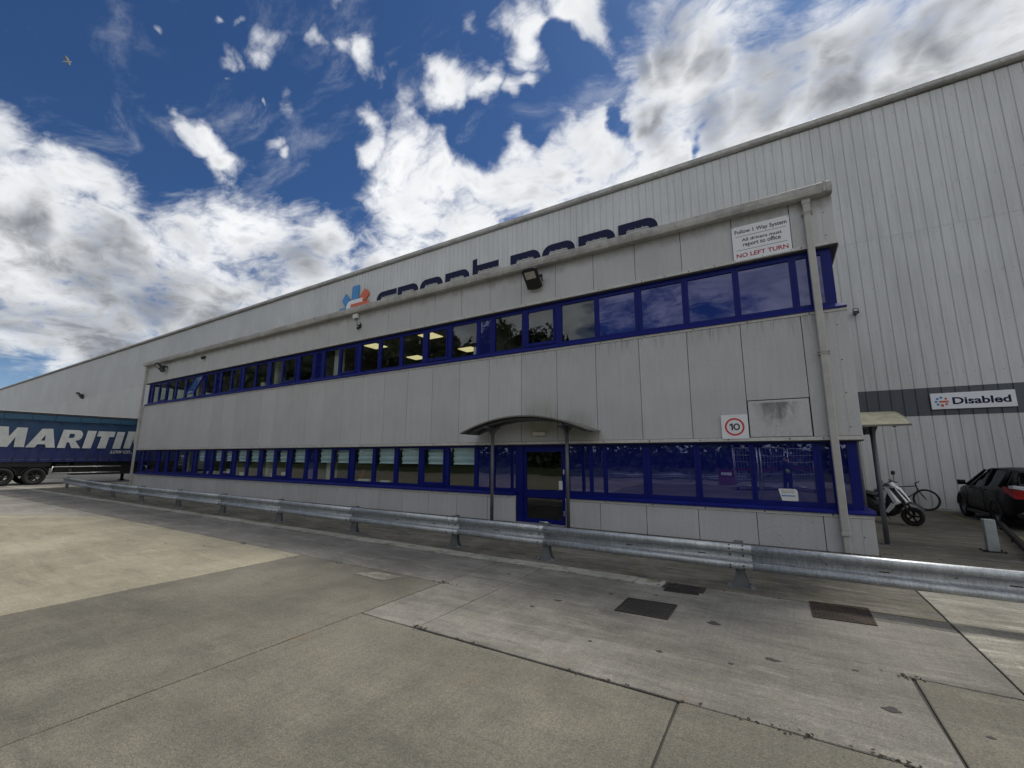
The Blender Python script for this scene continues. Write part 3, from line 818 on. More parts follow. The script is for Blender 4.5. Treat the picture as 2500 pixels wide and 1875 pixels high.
def window_band(L, zo0, zo1, zg0, zg1, xl, xr, skip=None):
    for i, (a, b, fl) in enumerate(L):
        xa = xl if i == 0 else (L[i - 1][1] + a) / 2
        xb = xr if i == len(L) - 1 else (b + L[i + 1][0]) / 2
        if skip and i and L[i - 1][1] < skip[0] and a > skip[1]: xa = skip[1]
        if skip and i + 1 < len(L) and b < skip[0] and L[i + 1][0] > skip[1]: xb = skip[0]
        g0 = zg0 + (.075 if 's' in fl else 0)
        g1 = zg1 - (.045 if 's' in fl else 0)
        mb = MB()
        mb.ring_prism(rect(xa + .0015, xb - .0015, zo0, zo1), rect(a, b, zg0, zg1), 'y', WY, WY + .085)
        w = part('window', mb, 'blue')
        if 's' in fl or 'o' in fl:
            sm = MB()
            ou = rect(a - .035, b + .035, zg0 - .02, zg1 + .02); ii = rect(a + .012, b - .012, g0, g1 - (.0 if 's' in fl else .03))
            if 'o' in fl:
                ang = R_(21)
                piv = Vector((0, WY - .02, zg1 + .02))
                sm.xf = Matrix.Translation(piv) @ Matrix.Rotation(-ang, 4, 'X') @ Matrix.Translation(-piv)
            sm.ring_prism(ou, ii, 'y', WY - .022, WY + .04)
            obj('sash', sm, 'blue', w)
        gm = MB()
        if 'o' in fl:
            gm.xf = sm.xf
            gm.box(a + .005, b - .005, WY - .002, WY + .012, g0 - .006, g1 - .024)
        elif 's' in fl: gm.box(a + .006, b - .006, WY + .008, WY + .020, g0 - .006, g1 + .006)
        else: gm.box(a - .006, b + .006, WY + .035, WY + .047, zg0 - .006, zg1 + .006)
        obj('pane', gm, 'glass_blue' if 'b' in fl else 'glass', w)
        if 'd' in fl:
            bm = MB()
            zb = 1.487
            prof = []
            k = 9
            for j in range(k + 1):
                z = zb + (zg1 + .03 - zb) * j / k
                prof.append((WY + .085 + (.050 if j % 3 == 1 else 0) + (.015 if j % 3 == 2 else 0), z))
            xo = min(.10, (b - a) * .12)
            for j in range(k):
                p, q = prof[j], prof[j + 1]
                i4 = [bm.P(c) for c in ((a + xo, p[0], p[1]), (b + .005, p[0], p[1]), (b + .005, q[0], q[1]), (a + xo, q[0], q[1]))]
                bm.F(i4)
                i5 = [bm.P(c) for c in ((a + xo, p[0] + .006, p[1]), (b + .005, p[0] + .006, p[1]), (b + .005, q[0] + .006, q[1]), (a + xo, q[0] + .006, q[1]))]
                bm.F(i5[::-1])
            obj('blind', bm, 'blind', w, recalc=False)
            if a < -4: pass
window_band(UP, 4.742, 5.958, 4.815, 5.845, XL + .40, 14.93)
window_band(LO, .772, 2.033, .868, 1.985, XL + .40, 14.95, (7.505, 8.985))
# blue sills
def sill(x0, x1, z0, z1):
    mb = MB(); mb.poly_prism([(-.045, z0), (-.045, z0 + .03), (.02, z1), (.19, z1), (.19, z0)], 'x', x0, x1)
    part('window_sill', mb, 'blue')
x = XL + .37
sill(XL + .37, -10, 4.636, 4.740); sill(-9.996, -1.8, 4.636, 4.740); sill(-1.796, 6.4, 4.636, 4.740); sill(6.404, XR + .004, 4.636, 4.740)
sill(XL + .37, -10, .692, .770); sill(-9.996, -1.8, .692, .770); sill(-1.796, 7.50, .692, .770); sill(8.985, XR + .03, .692, .770)
# side glazing: left end can be seen through, right end carries blue film
for (zo0, zo1, zg0, zg1) in ((4.742, 5.958, 4.815, 5.845), (.772, 2.033, .868, 1.985)):
    for xs, gl in ((XL + .40, 'glass'), (14.95, 'glass_blue')):
        y = .20
        while y < YB - .6:
            y1 = min(y + 1.2, YB - .02)
            s_ = -1 if xs < 0 else 1
            x0, x1 = (xs - .09, xs - .005) if s_ < 0 else (xs - .085, xs)
            mb = MB(); mb.ring_prism(rect(y + .002, y1 - .002, zo0, zo1), rect(y + .07, y1 - .07, zg0, zg1), 'x', x0, x1)
            w = part('window', mb, 'blue')
            mb = MB(); mb.box((x0 + x1) / 2 - .006, (x0 + x1) / 2 + .006, y + .065, y1 - .065, zg0 - .005, zg1 + .005); obj('pane', mb, gl, w)
            y = y1
mb = MB(); mb.box(14.90, XR + .03, .195, YB, .692, .770); part('window_sill', mb, 'blue')
mb = MB(); mb.box(14.90, XR + .004, .195, YB, 4.636, 4.740); part('window_sill', mb, 'blue')
for z in (5.960, 2.035):
    mb = MB(); mb.box(XR - .28, XR - .004, .304, YB, z, z + .021); part('window_soffit', mb, 'soffit')

# entrance door
D0, D1 = 7.51, 8.98
mb = MB(); mb.ring_prism(rect(D0, D1, .0, 2.03), rect(7.70, 8.94, .03, 1.985), 'y', WY - .01, WY + .10)
part('door_frame', mb, 'blue')
mb = MB()
mb.box(7.704, 7.79, WY + .02, WY + .075, .035, 1.98); mb.box(8.835, 8.936, WY + .02, WY + .075, .035, 1.98)
for z0, z1 in ((.035, .115), (.66, .855), (1.855, 1.98)): mb.box(7.792, 8.833, WY + .02, WY + .075, z0, z1)
door = part('door', mb, 'blue')
for z0, z1 in ((.115, .66), (.855, 1.855)):
    mb = MB(); mb.box(7.79, 8.835, WY + .04, WY + .055, z0, z1); obj('pane', mb, 'glass', door)
mb = MB(); mb.bbox(8.765, 8.862, WY - .012, WY + .02, .888, 1.11, .006); obj('push_plate', mb, 'white_paint', door)
for z in (.30, 1.34):
    mb = MB(); mb.bbox(8.895, 8.93, WY - .03, WY + .02, z - .06, z + .06, .006); obj('hinge', mb, 'alu', door)
mb = MB(); mb.tube([(8.2, WY - .02, .05), (8.45, WY - .02, .05)], .018, 8); obj('kick_bolt', mb, 'alu', door)
mb = MB(); mb.box(D0, D1, -.06, .10, -.01, .012); part('door_threshold', mb, 'alu')

# gutter, roof, downpipes
GP = [(.0, 7.085), (.0, 7.255), (-.035, 7.262), (-.195, 7.262), (-.205, 7.25), (-.205, 7.135), (-.185, 7.06), (-.165, 7.045), (-.01, 7.045)]
x = XL - .08
while x < XR - .02:
    x1 = min(x + 4.2, XR)
    mb = MB(); mb.poly_prism(GP, 'x', x + .002, x1 - .002); part('gutter', mb, 'gutter')
    mb = MB(); mb.box(x1 - .05, x1 - .006, -.211, -.001, 7.06, 7.268)
    if x1 < XR: part('gutter_joint_strap', mb, 'gutter')
    x = x1
mb = MB(); mb.poly_prism([(.004, 7.11), (.004, 7.24), (YB, 7.62), (YB, 7.11)], 'x', XL, XR); part('roof', mb, 'clad')
mb = MB(); mb.poly_prism([(.0, 7.256), (-.0, 7.30), (.2, 7.34), (.2, 7.27)], 'x', XR - .25, XR); part('roof_edge_trim', mb, 'gutter')
def downpipe(x0, x1, label):
    mb = MB(); mb.bbox(x0, x1, -.115, -.012, .33, 7.06, .012)
    p = part('downpipe', mb, 'pipe', label)
    mb = MB(); mb.bbox(x0 - .006, x1 + .006, -.125, -.008, .31, .375, .006); obj('pipe_socket', mb, 'pipe', p)
    mb = MB(); mb.bbox(x0 + .012, x1 - .012, -.105, -.014, .01, .31, .012); obj('lower_pipe', mb, 'pipe', p)
    mb = MB(); mb.bbox(x0 - .015, x1 + .015, -.125, -.002, 6.93, 7.045, .01); obj('gutter_outlet', mb, 'pipe', p)
    for z in (3.76, 6.98 - .25):
        mb = MB(); mb.box(x0 - .03, x1 + .03, -.123, -.002, z - .03, z - .012); mb.box(x0 - .03, x1 + .03, -.123, -.002, z + .012, z + .03); obj('pipe_bracket', mb, 'gutter', p)
downpipe(14.545, 14.672, 'pale square downpipe near the right-hand corner')
downpipe(-18.52, -18.39, 'pale square downpipe at the far left corner')

# inside: floors, ceilings, back wall, cross walls, lit ceiling panels
for z0, z1, mt in ((.0, .03, 'carpet'), (3.28, 3.34, 'carpet')):
    mb = MB(); mb.box(XL + .12, XR - .12, .21, YB - .1, z0 + .002, z1); part('floor', mb, mt)
for z0, z1 in ((2.55, 2.62), (6.05, 6.12)):
    mb = MB(); mb.box(XL + .12, XR - .12, .31, YB - .1, z0, z1); part('ceiling', mb, 'ceiling')
for z0, z1 in ((.031, 2.549), (3.341, 6.049)):
    mb = MB(); mb.box(XL + .55, XR - .12, 6.6, 6.7, z0, z1); part('inner_wall', mb, 'interior')
    for xw in (6.36, -1.80, -9.92):
        mb = MB(); mb.box(xw - .06, xw + .06, .20, 6.59, z0, z1); part('inner_wall', mb, 'interior')
for xw, yw in ((-5.55, .55), (-3.05, .8), (-1.15, .45), (-14.2, 1.0)):
    for z0, z1 in ((.031, 2.549), (3.341, 6.049)):
        mb = MB(); mb.box(xw - .14, xw + .14, yw, yw + .28, z0, z1); part('column', mb, 'paper')
lamp0 = None
for yl in (1.05, 3.35):
    for xl in (.40, 3.28):
        if lamp0 is None:
            mb = MB(); mb.box(xl - .33, xl + .33, yl - .3, yl + .3, 6.026, 6.049)
            lamp0 = part('ceiling_light', mb, 'lit'); l0 = (xl, yl)
        else: dup(lamp0, (xl - l0[0], yl - l0[1], 0), office)

# ------------------------------------------------------------------ things on the window ledges, seen through the glass
def ledge(name, label, cat, mb, mat): return obj(name, mb, mat, None, label, cat)
ledge('cardboard_box', 'pale box file on the upper window ledge, left of a white column', 'box', MB().bbox(-6.20, -5.95, .24, .42, 4.74, 5.02, .01), 'cream')
ledge('paper_stack', 'white paper stack beside the box file on the upper ledge', 'papers', MB().bbox(-5.86, -5.62, .24, .42, 4.74, 4.92, .01), 'paper')
b = MB(); b.lathe([(.0, 0), (.075, 0), (.075, .10), (.03, .22), (.025, .34), (.0, .34)], (-2.42, .30, 4.80 - .06), (0, 0, 1), 12)
ledge('white_bottle', 'white bottle standing on the upper window ledge', 'bottle', b, 'paper')
ledge('desk_screen', 'white backed screen on the upper ledge beside a narrow blue pane', 'screen', MB().bbox(5.83, 6.02, .24, .30, 4.76, 5.10, .01), 'paper')
for i, (x0, x1, z1, lb) in enumerate(((-9.05, -8.84, 1.16, 'white monitor back on the lower ledge, left end of the blinds'), (-8.37, -8.15, 1.12, 'white monitor back behind the first blue sash with a blind'), (-7.22, -6.90, 1.0, 'white desk phone on the lower window ledge'), (-3.95, -3.66, 1.07, 'white tilted paper tray on the lower ledge, behind an opening sash'), (-4.72, -4.55, 1.0, 'small white cup on the lower window ledge'), (.80, 1.35, .93, 'white papers lying on the lower ledge'), (1.95, 2.35, .915, 'white papers lying flat on the lower ledge'))):
    ledge(('desk_screen', 'desk_screen', 'desk_phone', 'paper_tray', 'paper_cup', 'loose_paper', 'loose_paper')[i], lb, ('screen', 'screen', 'phone', 'tray', 'cup', 'papers', 'papers')[i], MB().bbox(x0, x1, .24, .36, .79, z1, .01), 'paper')
def chair(x, y, lab):
    t = thing('office_chair', lab, 'chair', (x, y, .03), 'orange chairs inside the office')
    b = MB(); b.tube([(x, y, .75), (x + .03, y + .02, .95), (x + .12, y + .05, 1.16), (x + .2, y + .06, 1.24)], [.06, .09, .10, .06], 8); obj('backrest', b, 'orange', t)
    b = MB(); b.bbox(x - .24, x + .24, y - .5, y + .05, .45, .52, .03); obj('seat', b, 'orange', t)
    b = MB(); b.tube([(x, y - .2, .45), (x, y - .2, .08)], .03, 8)
    for k in range(5): b.tube([(x, y - .2, .08), (x + .26 * math.cos(k * 1.257), y - .2 + .26 * math.sin(k * 1.257), .05)], .02, 6)
    obj('base', b, 'black', t)
chair(.05, .95, 'orange chair inside behind a lower opening sash')
chair(3.15, .9, 'orange chair inside behind the lower windows near the entrance')

# ------------------------------------------------------------------ warehouse
WF = 9.87
wh = thing('warehouse', 'huge pale ribbed metal clad warehouse standing behind the office block', 'warehouse', (-40, WF, 0))
mb = MB(); mb.box(-139, 47, WF + .07, 75, -.05, 15.33); obj('core_wall', mb, 'joint', wh)
RP = .339
def sheet(x0, nr, z0, z1, dy, mat, name='cladding_sheet', kind=None):
    """x0: left edge; nr ribs; narrow valleys between broad flat crowns"""
    mb = MB()
    xs = []
    for k in range(nr):
        a = x0 + k * RP
        xs += [(a, WF + dy), (a + RP * .5 - .024, WF + dy), (a + RP * .5 - .014, WF + dy + .024), (a + RP * .5 + .009, WF + dy + .024), (a + RP * .5 + .019, WF + dy)]
    xs.append((x0 + nr * RP, WF + dy))
    lo = [mb.P((x, y, z0)) for x, y in xs]; hi = [mb.P((x, y, z1)) for x, y in xs]
    for i in range(len(xs) - 1): mb.F((lo[i], lo[i + 1], hi[i + 1], hi[i]))
    # turned lower edge
    l2 = [mb.P((x, y + .006, z0)) for x, y in xs]
    for i in range(len(xs) - 1): mb.F((l2[i], l2[i + 1], lo[i + 1], lo[i]))
    return obj(name, mb, mat, wh, recalc=False, kind=kind)
X0 = 17.97 - RP * .5
SW = 3 * RP
protos = {}
def place_sheet(n, z0, z1, dy, mat, name='cladding_sheet'):
    key = (z0, z1, dy, mat)
    x = X0 + n * SW
    if key not in protos:
        protos[key] = (sheet(x, 3, z0, z1, dy, mat, name), x)
    else:
        o, xo = protos[key]
        dup(o, (x - xo, 0, 0), wh)
for n in range(-50, 28):
    place_sheet(n, 9.93, 15.29, -.008, 'clad')
    if n >= -3:
        place_sheet(n, .06, 3.165, 0, 'clad'); place_sheet(n, 3.165, 4.135, -.003, 'clad_dark', 'dark_cladding_sheet'); place_sheet(n, 4.135, 9.95, 0, 'clad')
    else: place_sheet(n, .06, 9.95, 0, 'clad')
nl = 104
xa = X0 - 50 * SW - nl * RP * 3
for z0, z1, dy in ((9.93, 15.29, -.008), (.06, 9.95, 0)):
    sheet(xa, nl * 3, z0, z1, dy, 'clad', 'far_cladding_sheet', 'stuff')
# fixings, a rivet at every valley shoulder
mb = MB()
for k in range(-150, 60):
    x = X0 + k * RP
    for j, z in enumerate((.35, 2.35, 4.62, 6.3, 8.0, 9.75, 11.5, 13.3, 14.9)):
        if x < 15 and z < 7: continue
        if rnd.random() < .12: continue
        xx = x + (.05 if (k + j) % 2 else .11); r = .011
        yo = .005 if z > 9.93 else 0
        c = mb.P((xx, WF - .014 - yo, z + rnd.uniform(-.02, .02)))
        ring = [mb.P((xx + r * math.cos(a * 1.0472), WF - .0045 - yo, z + r * math.sin(a * 1.0472))) for a in range(6)]
        for a in range(6): mb.F((c, ring[a], ring[(a + 1) % 6]))
obj('fixing', mb, 'iron', wh, kind='stuff')
# side laps: slightly proud joint seams every few sheets
for n in range(-50, 28, 4):
    x = X0 + n * SW
    mb = MB(); mb.box(x - .006, x + .006, WF - .018, WF - .0145, 9.96, 15.28)
    obj('sheet_seam', mb, 'clad', wh)
# eaves gutter and roof
x = -138.0
while x < 46:
    x1 = min(x + 9.2, 46.5)
    mb = MB(); mb.poly_prism([(WF - .20, 15.36), (WF - .235, 15.40), (WF - .235, 15.545), (WF - .22, 15.56), (WF + .02, 15.56), (WF + .02, 15.36)], 'x', x + .003, x1 - .003)
    obj('eaves_gutter', mb, 'gutter', wh)
    x = x1
mb = MB(); mb.poly_prism([(WF + .03, 15.36), (WF + .03, 15.53), (42, 17.4), (75, 15.5), (75, 15.36)], 'x', -138.5, 46.5); obj('roof', mb, 'clad', wh)
mb = MB(); mb.box(-138, 46.5, WF - .02, WF + .06, -.02, .07); obj('base_flashing', mb, 'gutter', wh)

# ------------------------------------------------------------------ big sign on the warehouse: emblem and letters
sign = thing('warehouse_sign', 'giant navy letters and blue and orange emblem on the warehouse wall above the office roof', 'sign', (-2, WF - .15, 11.2))
def arc(cx, cz, r, a0, a1, n=7): return [(cx + r * math.cos(R_(a0 + (a1 - a0) * i / n)), cz + r * math.sin(R_(a0 + (a1 - a0) * i / n))) for i in range(n + 1)]
ZT, ZB, SK = 13.30, 11.36, .41
def ring_letter(x0, x1, rl, rr, desc=False):
    def rr_(x0, x1, z0, z1, tl, tr):
        p = [(x0, z0)] if tl < .02 else arc(x0 + tl, z0 + tl, tl, 180, 270)[::1]
        out = []
        out += arc(x0 + max(tl, .001), z0 + max(tl, .001), max(tl, .001), 180, 270)
        out += arc(x1 - tr, z0 + tr, tr, 270, 360)
        out += arc(x1 - tr, z1 - tr, tr, 0, 90)
        out += arc(x0 + max(tl, .001), z1 - max(tl, .001), max(tl, .001), 90, 180)
        return out
    o = rr_(x0, x1, ZB, ZT, rl, rr); i = rr_(x0 + SK, x1 - SK, ZB + SK, ZT - SK, max(rl - SK, .02) if rl else .001, max(rr - SK, .03))
    return o, i
def add_letter(x0, x1, kind):
    face = MB(); body = MB()
    y0 = WF - .16
    if kind in 'po':
        o, i = ring_letter(x0, x1, .55 if kind == 'o' else 0.0, .55)
        face.ring_prism(o, i, 'y', y0, y0 + .025)
        ob = [(p[0] + (.02 if p[0] < (x0 + x1) / 2 else -.02), p[1] + (.02 if p[1] < (ZT + ZB) / 2 else -.02)) for p in o]
        ib = [(p[0] + (.02 if p[0] > (x0 + x1) / 2 else -.02), p[1] + (.02 if p[1] > (ZT + ZB) / 2 else -.02)) for p in i]
        body.ring_prism(o, i, 'y', y0 + .026, y0 + .15)
        if kind == 'p':
            face.box(x0, x0 + SK, y0 + .001, y0 + .024, ZB - .6, ZB - .001)
    else:
        r = .55
        if kind == 's':
            o = [(x1, ZT)] + arc(x0 + r, ZT - r, r, 90, 180) + arc(x0 + r, 12.35, .25, 180, 270) + [(x1 - SK, 12.1), (x1 - SK, ZB + SK), (x0, ZB + SK), (x0, ZB)] + arc(x1 - r, ZB + r, r, 270, 360) + arc(x1 - r, 12.25, .26, 0, 90) + [(x0 + SK, 12.52), (x0 + SK, ZT - SK - .14), (x0 + SK + .14, ZT - SK), (x1, ZT - SK)]
        elif kind == 'r':
            o = [(x0, ZB), (x0, ZT)] + arc(x1 - r, ZT - r, r, 90, 0) + [(x1, 12.45), (x1 - SK, 12.45), (x1 - SK, ZT - SK - .1), (x1 - SK - .1, ZT - SK), (x0 + SK, ZT - SK), (x0 + SK, ZB)]
        else:
            o = [(x0, ZB + r)] + [(x0, 13.70), (x0 + .34, 13.74), (x0 + .34, ZT - .01), (x1, ZT - .01), (x1, ZT - SK), (x0 + SK, ZT - SK), (x0 + SK, ZB + SK + .1), (x0 + SK + .1, ZB + SK), (x1, ZB + SK), (x1, ZB)] + arc(x0 + r, ZB + r, r, 270, 180)
        face.poly_prism(o, 'y', y0, y0 + .025); body.poly_prism(o, 'y', y0 + .026, y0 + .15)
    L = obj('letter', face, 'navy', sign)
    obj('letter_return', body, 'white_paint', L)
    tb = MB()
    x = x0 + SK + .12
    while x < x1 - SK * (0 if kind in 'st' else 1) - .06:
        tb.box(x - .012, x + .012, y0 - .004, y0 - .0005, ZT - SK - .001, ZT - SK + .05); x += .34
    obj('fixing_tab', tb, 'white_paint', L, kind='stuff')
for x0, x1, k in ((-9.96, -7.98, 's'), (-7.86, -5.93, 'p'), (-5.78, -3.81, 'o'), (-3.59, -1.66, 'r'), (-1.42, .50, 't'), (1.32, 3.28, 'p'), (3.40, 5.36, 'o'), (5.57, 7.56, 'p'), (7.73, 9.67, 'p')):
    add_letter(x0, x1, k)
def emb(pts, mat, y=WF - .16, th=.12, name='emblem_piece'):
    mb = MB(); mb.poly_prism(pts, 'y', y, y + th); return obj(name, mb, mat, sign)
def fan(cx, cz, r0, r1, a, hw, n=4):
    """an outward arrow-like block of the emblem: straight sides, curved outer end"""
    d = (math.cos(R_(a)), math.sin(R_(a))); q = (-d[1], d[0])
    P = lambda r, s: (cx + d[0] * r + q[0] * s, cz + d[1] * r + q[1] * s)
    out = [P(r0, -hw), P(r1 - .06, -hw)] + [P(r1 - .06 * (2 * abs(.5 - i / n)) ** 2, hw * (2 * i / n - 1)) for i in range(1, n)] + [P(r1 - .06, hw), P(r0, hw)]
    return out
EX, EZ = -12.38, 12.62
emb([(-12.76, 13.10), (-12.76, 14.33), (-12.66, 14.40), (-12.02, 14.40), (-12.02, 13.10)], 'logo_blue', WF - .14, .10)
emb([(-13.86, 13.45), (-13.47, 13.98), (-12.95, 13.42), (-13.22, 12.98), (-13.42, 12.88)], 'logo_blue', WF - .141, .10)
emb([(-12.03, 13.24), (-11.36, 13.97), (-11.02, 13.74), (-10.86, 13.46), (-11.42, 12.93), (-11.7, 12.95)], 'logo_orange', WF - .139, .10)
emb([(-13.28, 12.40), (-13.28, 12.78)] + arc(-12.78, 12.78, .50, 180, 90)[1:] + [(-11.50, 13.28), (-11.50, 12.40)], 'white_paint', WF - .18, .035)
emb([(-12.72, 12.50), (-12.72, 12.95), (-10.74, 12.95), (-10.74, 12.50)], 'logo_orange', WF - .22, .03)
emb([(-14.12, 12.40), (-14.12, 12.86), (-13.35, 12.86), (-13.35, 12.40)], 'logo_blue', WF - .14, .10)
emb([(-13.86, 11.75), (-13.42, 12.32), (-13.05, 11.80), (-13.47, 11.22)], 'logo_blue', WF - .141, .10)
emb([(-12.76, 10.8), (-12.76, 12.05), (-12.02, 12.05), (-12.02, 10.8)], 'logo_orange', WF - .14, .10)
emb([(-12.03, 12.0), (-11.36, 11.25), (-10.88, 11.75), (-11.45, 12.3)], 'logo_orange', WF - .139, .10)

# small emblem, same design, for the flat sign
def small_logo(parent, cx, cz, s, y):
    th = .006
    def q(pts, mat, dy=0.0):
        mb = MB(); mb.poly_prism([(cx + p[0] * s, cz + p[1] * s) for p in pts], 'y', y - .003 - dy, y - .0005 - dy); obj('emblem_piece', mb, mat, parent)
    for a in (90, 135, 180, 225): q(fan(-.08, 0, .62, 1.05, a, .21), 'logo_blue')
    for a in (45, 315): q(fan(.06, 0, .62, 1.02, a, .20), 'logo_orange')
    q([(-.25, -1.05), (.18, -1.05), (.18, -.55), (-.25, -.55)], 'logo_orange')
    q([(-.45, -.20), (1.0, -.20), (1.0, .17), (-.45, .17)], 'logo_orange', .004)

# ------------------------------------------------------------------ sign boards
def board(name, label, x0, x1, z0, z1, y, group=None, cat='sign', th=.012, corner=0.0, mat='white'):
    t = thing(name, label, cat, ((x0 + x1) / 2, y, z0), group)
    mb = MB()
    if corner:
        pts = arc(x0 + corner, z0 + .004, .004, 180, 270, 2) + arc(x1 - .004, z0 + .004, .004, 270, 360, 2) + arc(x1 - corner, z1 - corner, corner, 0, 90, 5) + arc(x0 + corner * .4, z1 - corner * .4, corner * .4, 90, 180, 5)
        mb.poly_prism(pts, 'y', y, y + th)
    else: mb.bbox(x0, x1, y, y + th, z0, z1, .003)
    obj('board', mb, mat, t)
    return t
t = board('direction_sign', 'white instruction sign under the gutter telling drivers to follow the one way system', 13.20, 14.295, 6.0, 6.815, -.034)
def fx(f): return 13.20 + 1.095 * f
def fz(f): return 6.815 - .815 * f
Y = -.0355
put_text('lettering', 'Follow 1 Way System', 'black_print', t, fx(.055), fx(.955), fz(.250), fz(.105), Y, .020)
put_text('lettering', 'All drivers must', 'black_print', t, fx(.17), fx(.86), fz(.455), fz(.365), Y, .020)
put_text('lettering', 'report to office', 'black_print', t, fx(.185), fx(.835), fz(.635), fz(.485), Y, .020)
put_text('lettering', 'NO LEFT TURN', 'red_print', t, fx(.055), fx(.945), fz(.905), fz(.785), Y, .024)
for f in (.295, .695):
    mb = MB(); mb.box(fx(.06), fx(.94), Y, Y + .001, fz(f) - .004, fz(f) + .004); obj('rule', mb, 'black_print', t)
for a, b in ((.022, .03), (.978, .03), (.022, .97), (.978, .97), (.5, .975)):
    mb = MB(); mb.lathe([(0, -.004), (.008, -.003), (.010, 0)], (fx(a), -.034, fz(b)), (0, 1, 0), 8); obj('fixing_screw', mb, 'iron', t)
t = board('speed_limit_sign', 'square white sign with a red ringed 10 beside the blanked-off vent', 12.685, 13.192, 2.108, 2.615, -.036)
cx, cz = 12.938, 2.36
mb = MB(); mb.ring_prism([(cx + .186 * math.cos(k * math.pi / 20), cz + .186 * math.sin(k * math.pi / 20)) for k in range(40)], [(cx + .150 * math.cos(k * math.pi / 20), cz + .150 * math.sin(k * math.pi / 20)) for k in range(40)], 'y', -.0385, -.0365); obj('red_ring', mb, 'red_ring', t)
mb = MB(); mb.poly_prism([(cx - .062, cz - .07), (cx - .032, cz - .07), (cx - .032, cz + .07), (cx - .060, cz + .07), (cx - .096, cz + .048), (cx - .096, cz + .016), (cx - .062, cz + .036)], 'y', -.038, -.0365); obj('numeral', mb, 'black_print', t)
mb = MB(); mb.ring_prism([(cx + .038 + .064 * math.cos(k * math.pi / 16), cz + .072 * math.sin(k * math.pi / 16)) for k in range(32)], [(cx + .038 + .035 * math.cos(k * math.pi / 16), cz + .044 * math.sin(k * math.pi / 16)) for k in range(32)], 'y', -.038, -.0365); obj('numeral', mb, 'black_print', t)
t = board('disabled_parking_sign', 'long white sign reading Disabled on the dark grey band of the warehouse', 18.33, 20.352, 3.37, 3.915, WF - .07, th=.05)
put_text('lettering', 'Disabled', 'navy', t, 18.865, 20.235, 3.515, 3.755, WF - .0715, .030)
small_logo(t, 18.605, 3.625, .165, WF - .0705)
t = board('window_notice', 'small white notice with a blue arrow stuck inside the foot of a blue filmed pane', 13.62, 13.94, .875, 1.108, .112, cat='notice', th=.006, corner=.05, mat='paper')
put_text('lettering', 'Please use front door', 'black_print', t, 13.668, 13.89, 1.058, 1.078, .1105, .005)
put_text('lettering', 'for access entrance', 'black_print', t, 13.675, 13.885, 1.026, 1.044, .1105, .005)
mb = MB(); mb.poly_prism([(13.66, .972), (13.685, .995), (13.685, .983), (13.895, .983), (13.895, .962), (13.685, .962), (13.685, .950)], 'y', .1095, .1115); obj('arrow', mb, 'logo_blue', t)

# ------------------------------------------------------------------ canopies
def canopy(xf, label, roof_mat):
    """local frame: x along the wall (0 = middle), -y away from the wall, z up; wall plane y = 0"""
    o = xf @ Vector((0, -.4, 0))
    t = thing('entrance_canopy', label, 'canopy', tuple(o), 'curved canopies over the office doors')
    half, dep, ze, zc = 1.85, .84, 2.345, 2.74
    def zz(x): return ze + (zc - ze) * (1 - (x / half) ** 2)
    n = 16
    mb = MB(xf)
    top = [[mb.P((-half + 2 * half * i / n, y, zz(-half + 2 * half * i / n) + .018)) for i in range(n + 1)] for y in (-dep, -.004)]
    for i in range(n): mb.F((top[0][i], top[0][i + 1], top[1][i + 1], top[1][i]), True)
    obj('roof_sheet', mb, roof_mat, t, recalc=False)
    mb = MB(xf)
    bt = [[mb.P((-half + 2 * half * i / n, y, zz(-half + 2 * half * i / n) + .006)) for i in range(n + 1)] for y in (-dep + .002, -.004)]
    for i in range(n): mb.F((bt[1][i], bt[1][i + 1], bt[0][i + 1], bt[0][i]), True)
    obj('roof_lining', mb, 'under', t, recalc=False)
    mb = MB(xf)
    e = [(-half + 2 * half * i / n) for i in range(n + 1)]
    for y in (-dep - .012, ):
        a = [mb.P((x, y, zz(x) + .022)) for x in e]; b_ = [mb.P((x, y, zz(x) - .012)) for x in e]
        c = [mb.P((x, y + .012, zz(x) + .022)) for x in e]; d = [mb.P((x, y + .012, zz(x) - .012)) for x in e]
        for i in range(n): mb.F((a[i], a[i + 1], b_[i + 1], b_[i])); mb.F((a[i], c[i], c[i + 1], a[i + 1])); mb.F((b_[i], b_[i + 1], d[i + 1], d[i]))
    for s in (-1, 1): mb.box(s * half - .012, s * half + .012, -dep - .012, -.005, ze - .012, ze + .024)
    obj('edge_trim', mb, 'under', t)
    for y in (-.20, -.62):
        mb = MB(xf); mb.tube([(x, y, zz(x) - .045) for x in [(-half + .13) + (2 * half - .26) * i / 14 for i in range(15)]], .042, 10); obj('arched_rail', mb, 'steel_grey', t)
    for s in (-1, 1):
        px = s * 1.11; zc_ = zz(px) - .09
        mb = MB(xf); mb.tube([(px, -.36, 0), (px, -.36, zc_)], .046, 14); p = obj('post', mb, 'steel_grey', t)
        mb = MB(xf); mb.box(px - .10, px + .10, -.46, -.26, .0005, .012); obj('base_plate', mb, 'steel_grey', p)
        mb = MB(xf); mb.tube([(px, -.06, zc_ + .005), (px, -.74, zc_ + .005)], .040, 10); obj('cross_arm', mb, 'steel_grey', t)
        for dx, dy in ((1, 0), (-1, 0), (0, 1), (0, -1)):
            g = [(.045, zc_ - .36), (.055, zc_ - .24), (.09, zc_ - .14), (.16, zc_ - .07), (.26, zc_ - .035), (.26, zc_), (.0, zc_), (.0, zc_ - .36)]
            mb = MB(xf)
            A = [mb.P((px + dx * r + dy * .008, -.36 + dy * r + dx * .008, z)) for r, z in g]; B = [mb.P((px + dx * r - dy * .008, -.36 + dy * r - dx * .008, z)) for r, z in g]
            for i in range(len(g)): j = (i + 1) % len(g); mb.F((A[i], A[j], B[j], B[i]))
            mb.F(A); mb.F(B[::-1]); obj('gusset', mb, 'steel_grey', t)
    return t
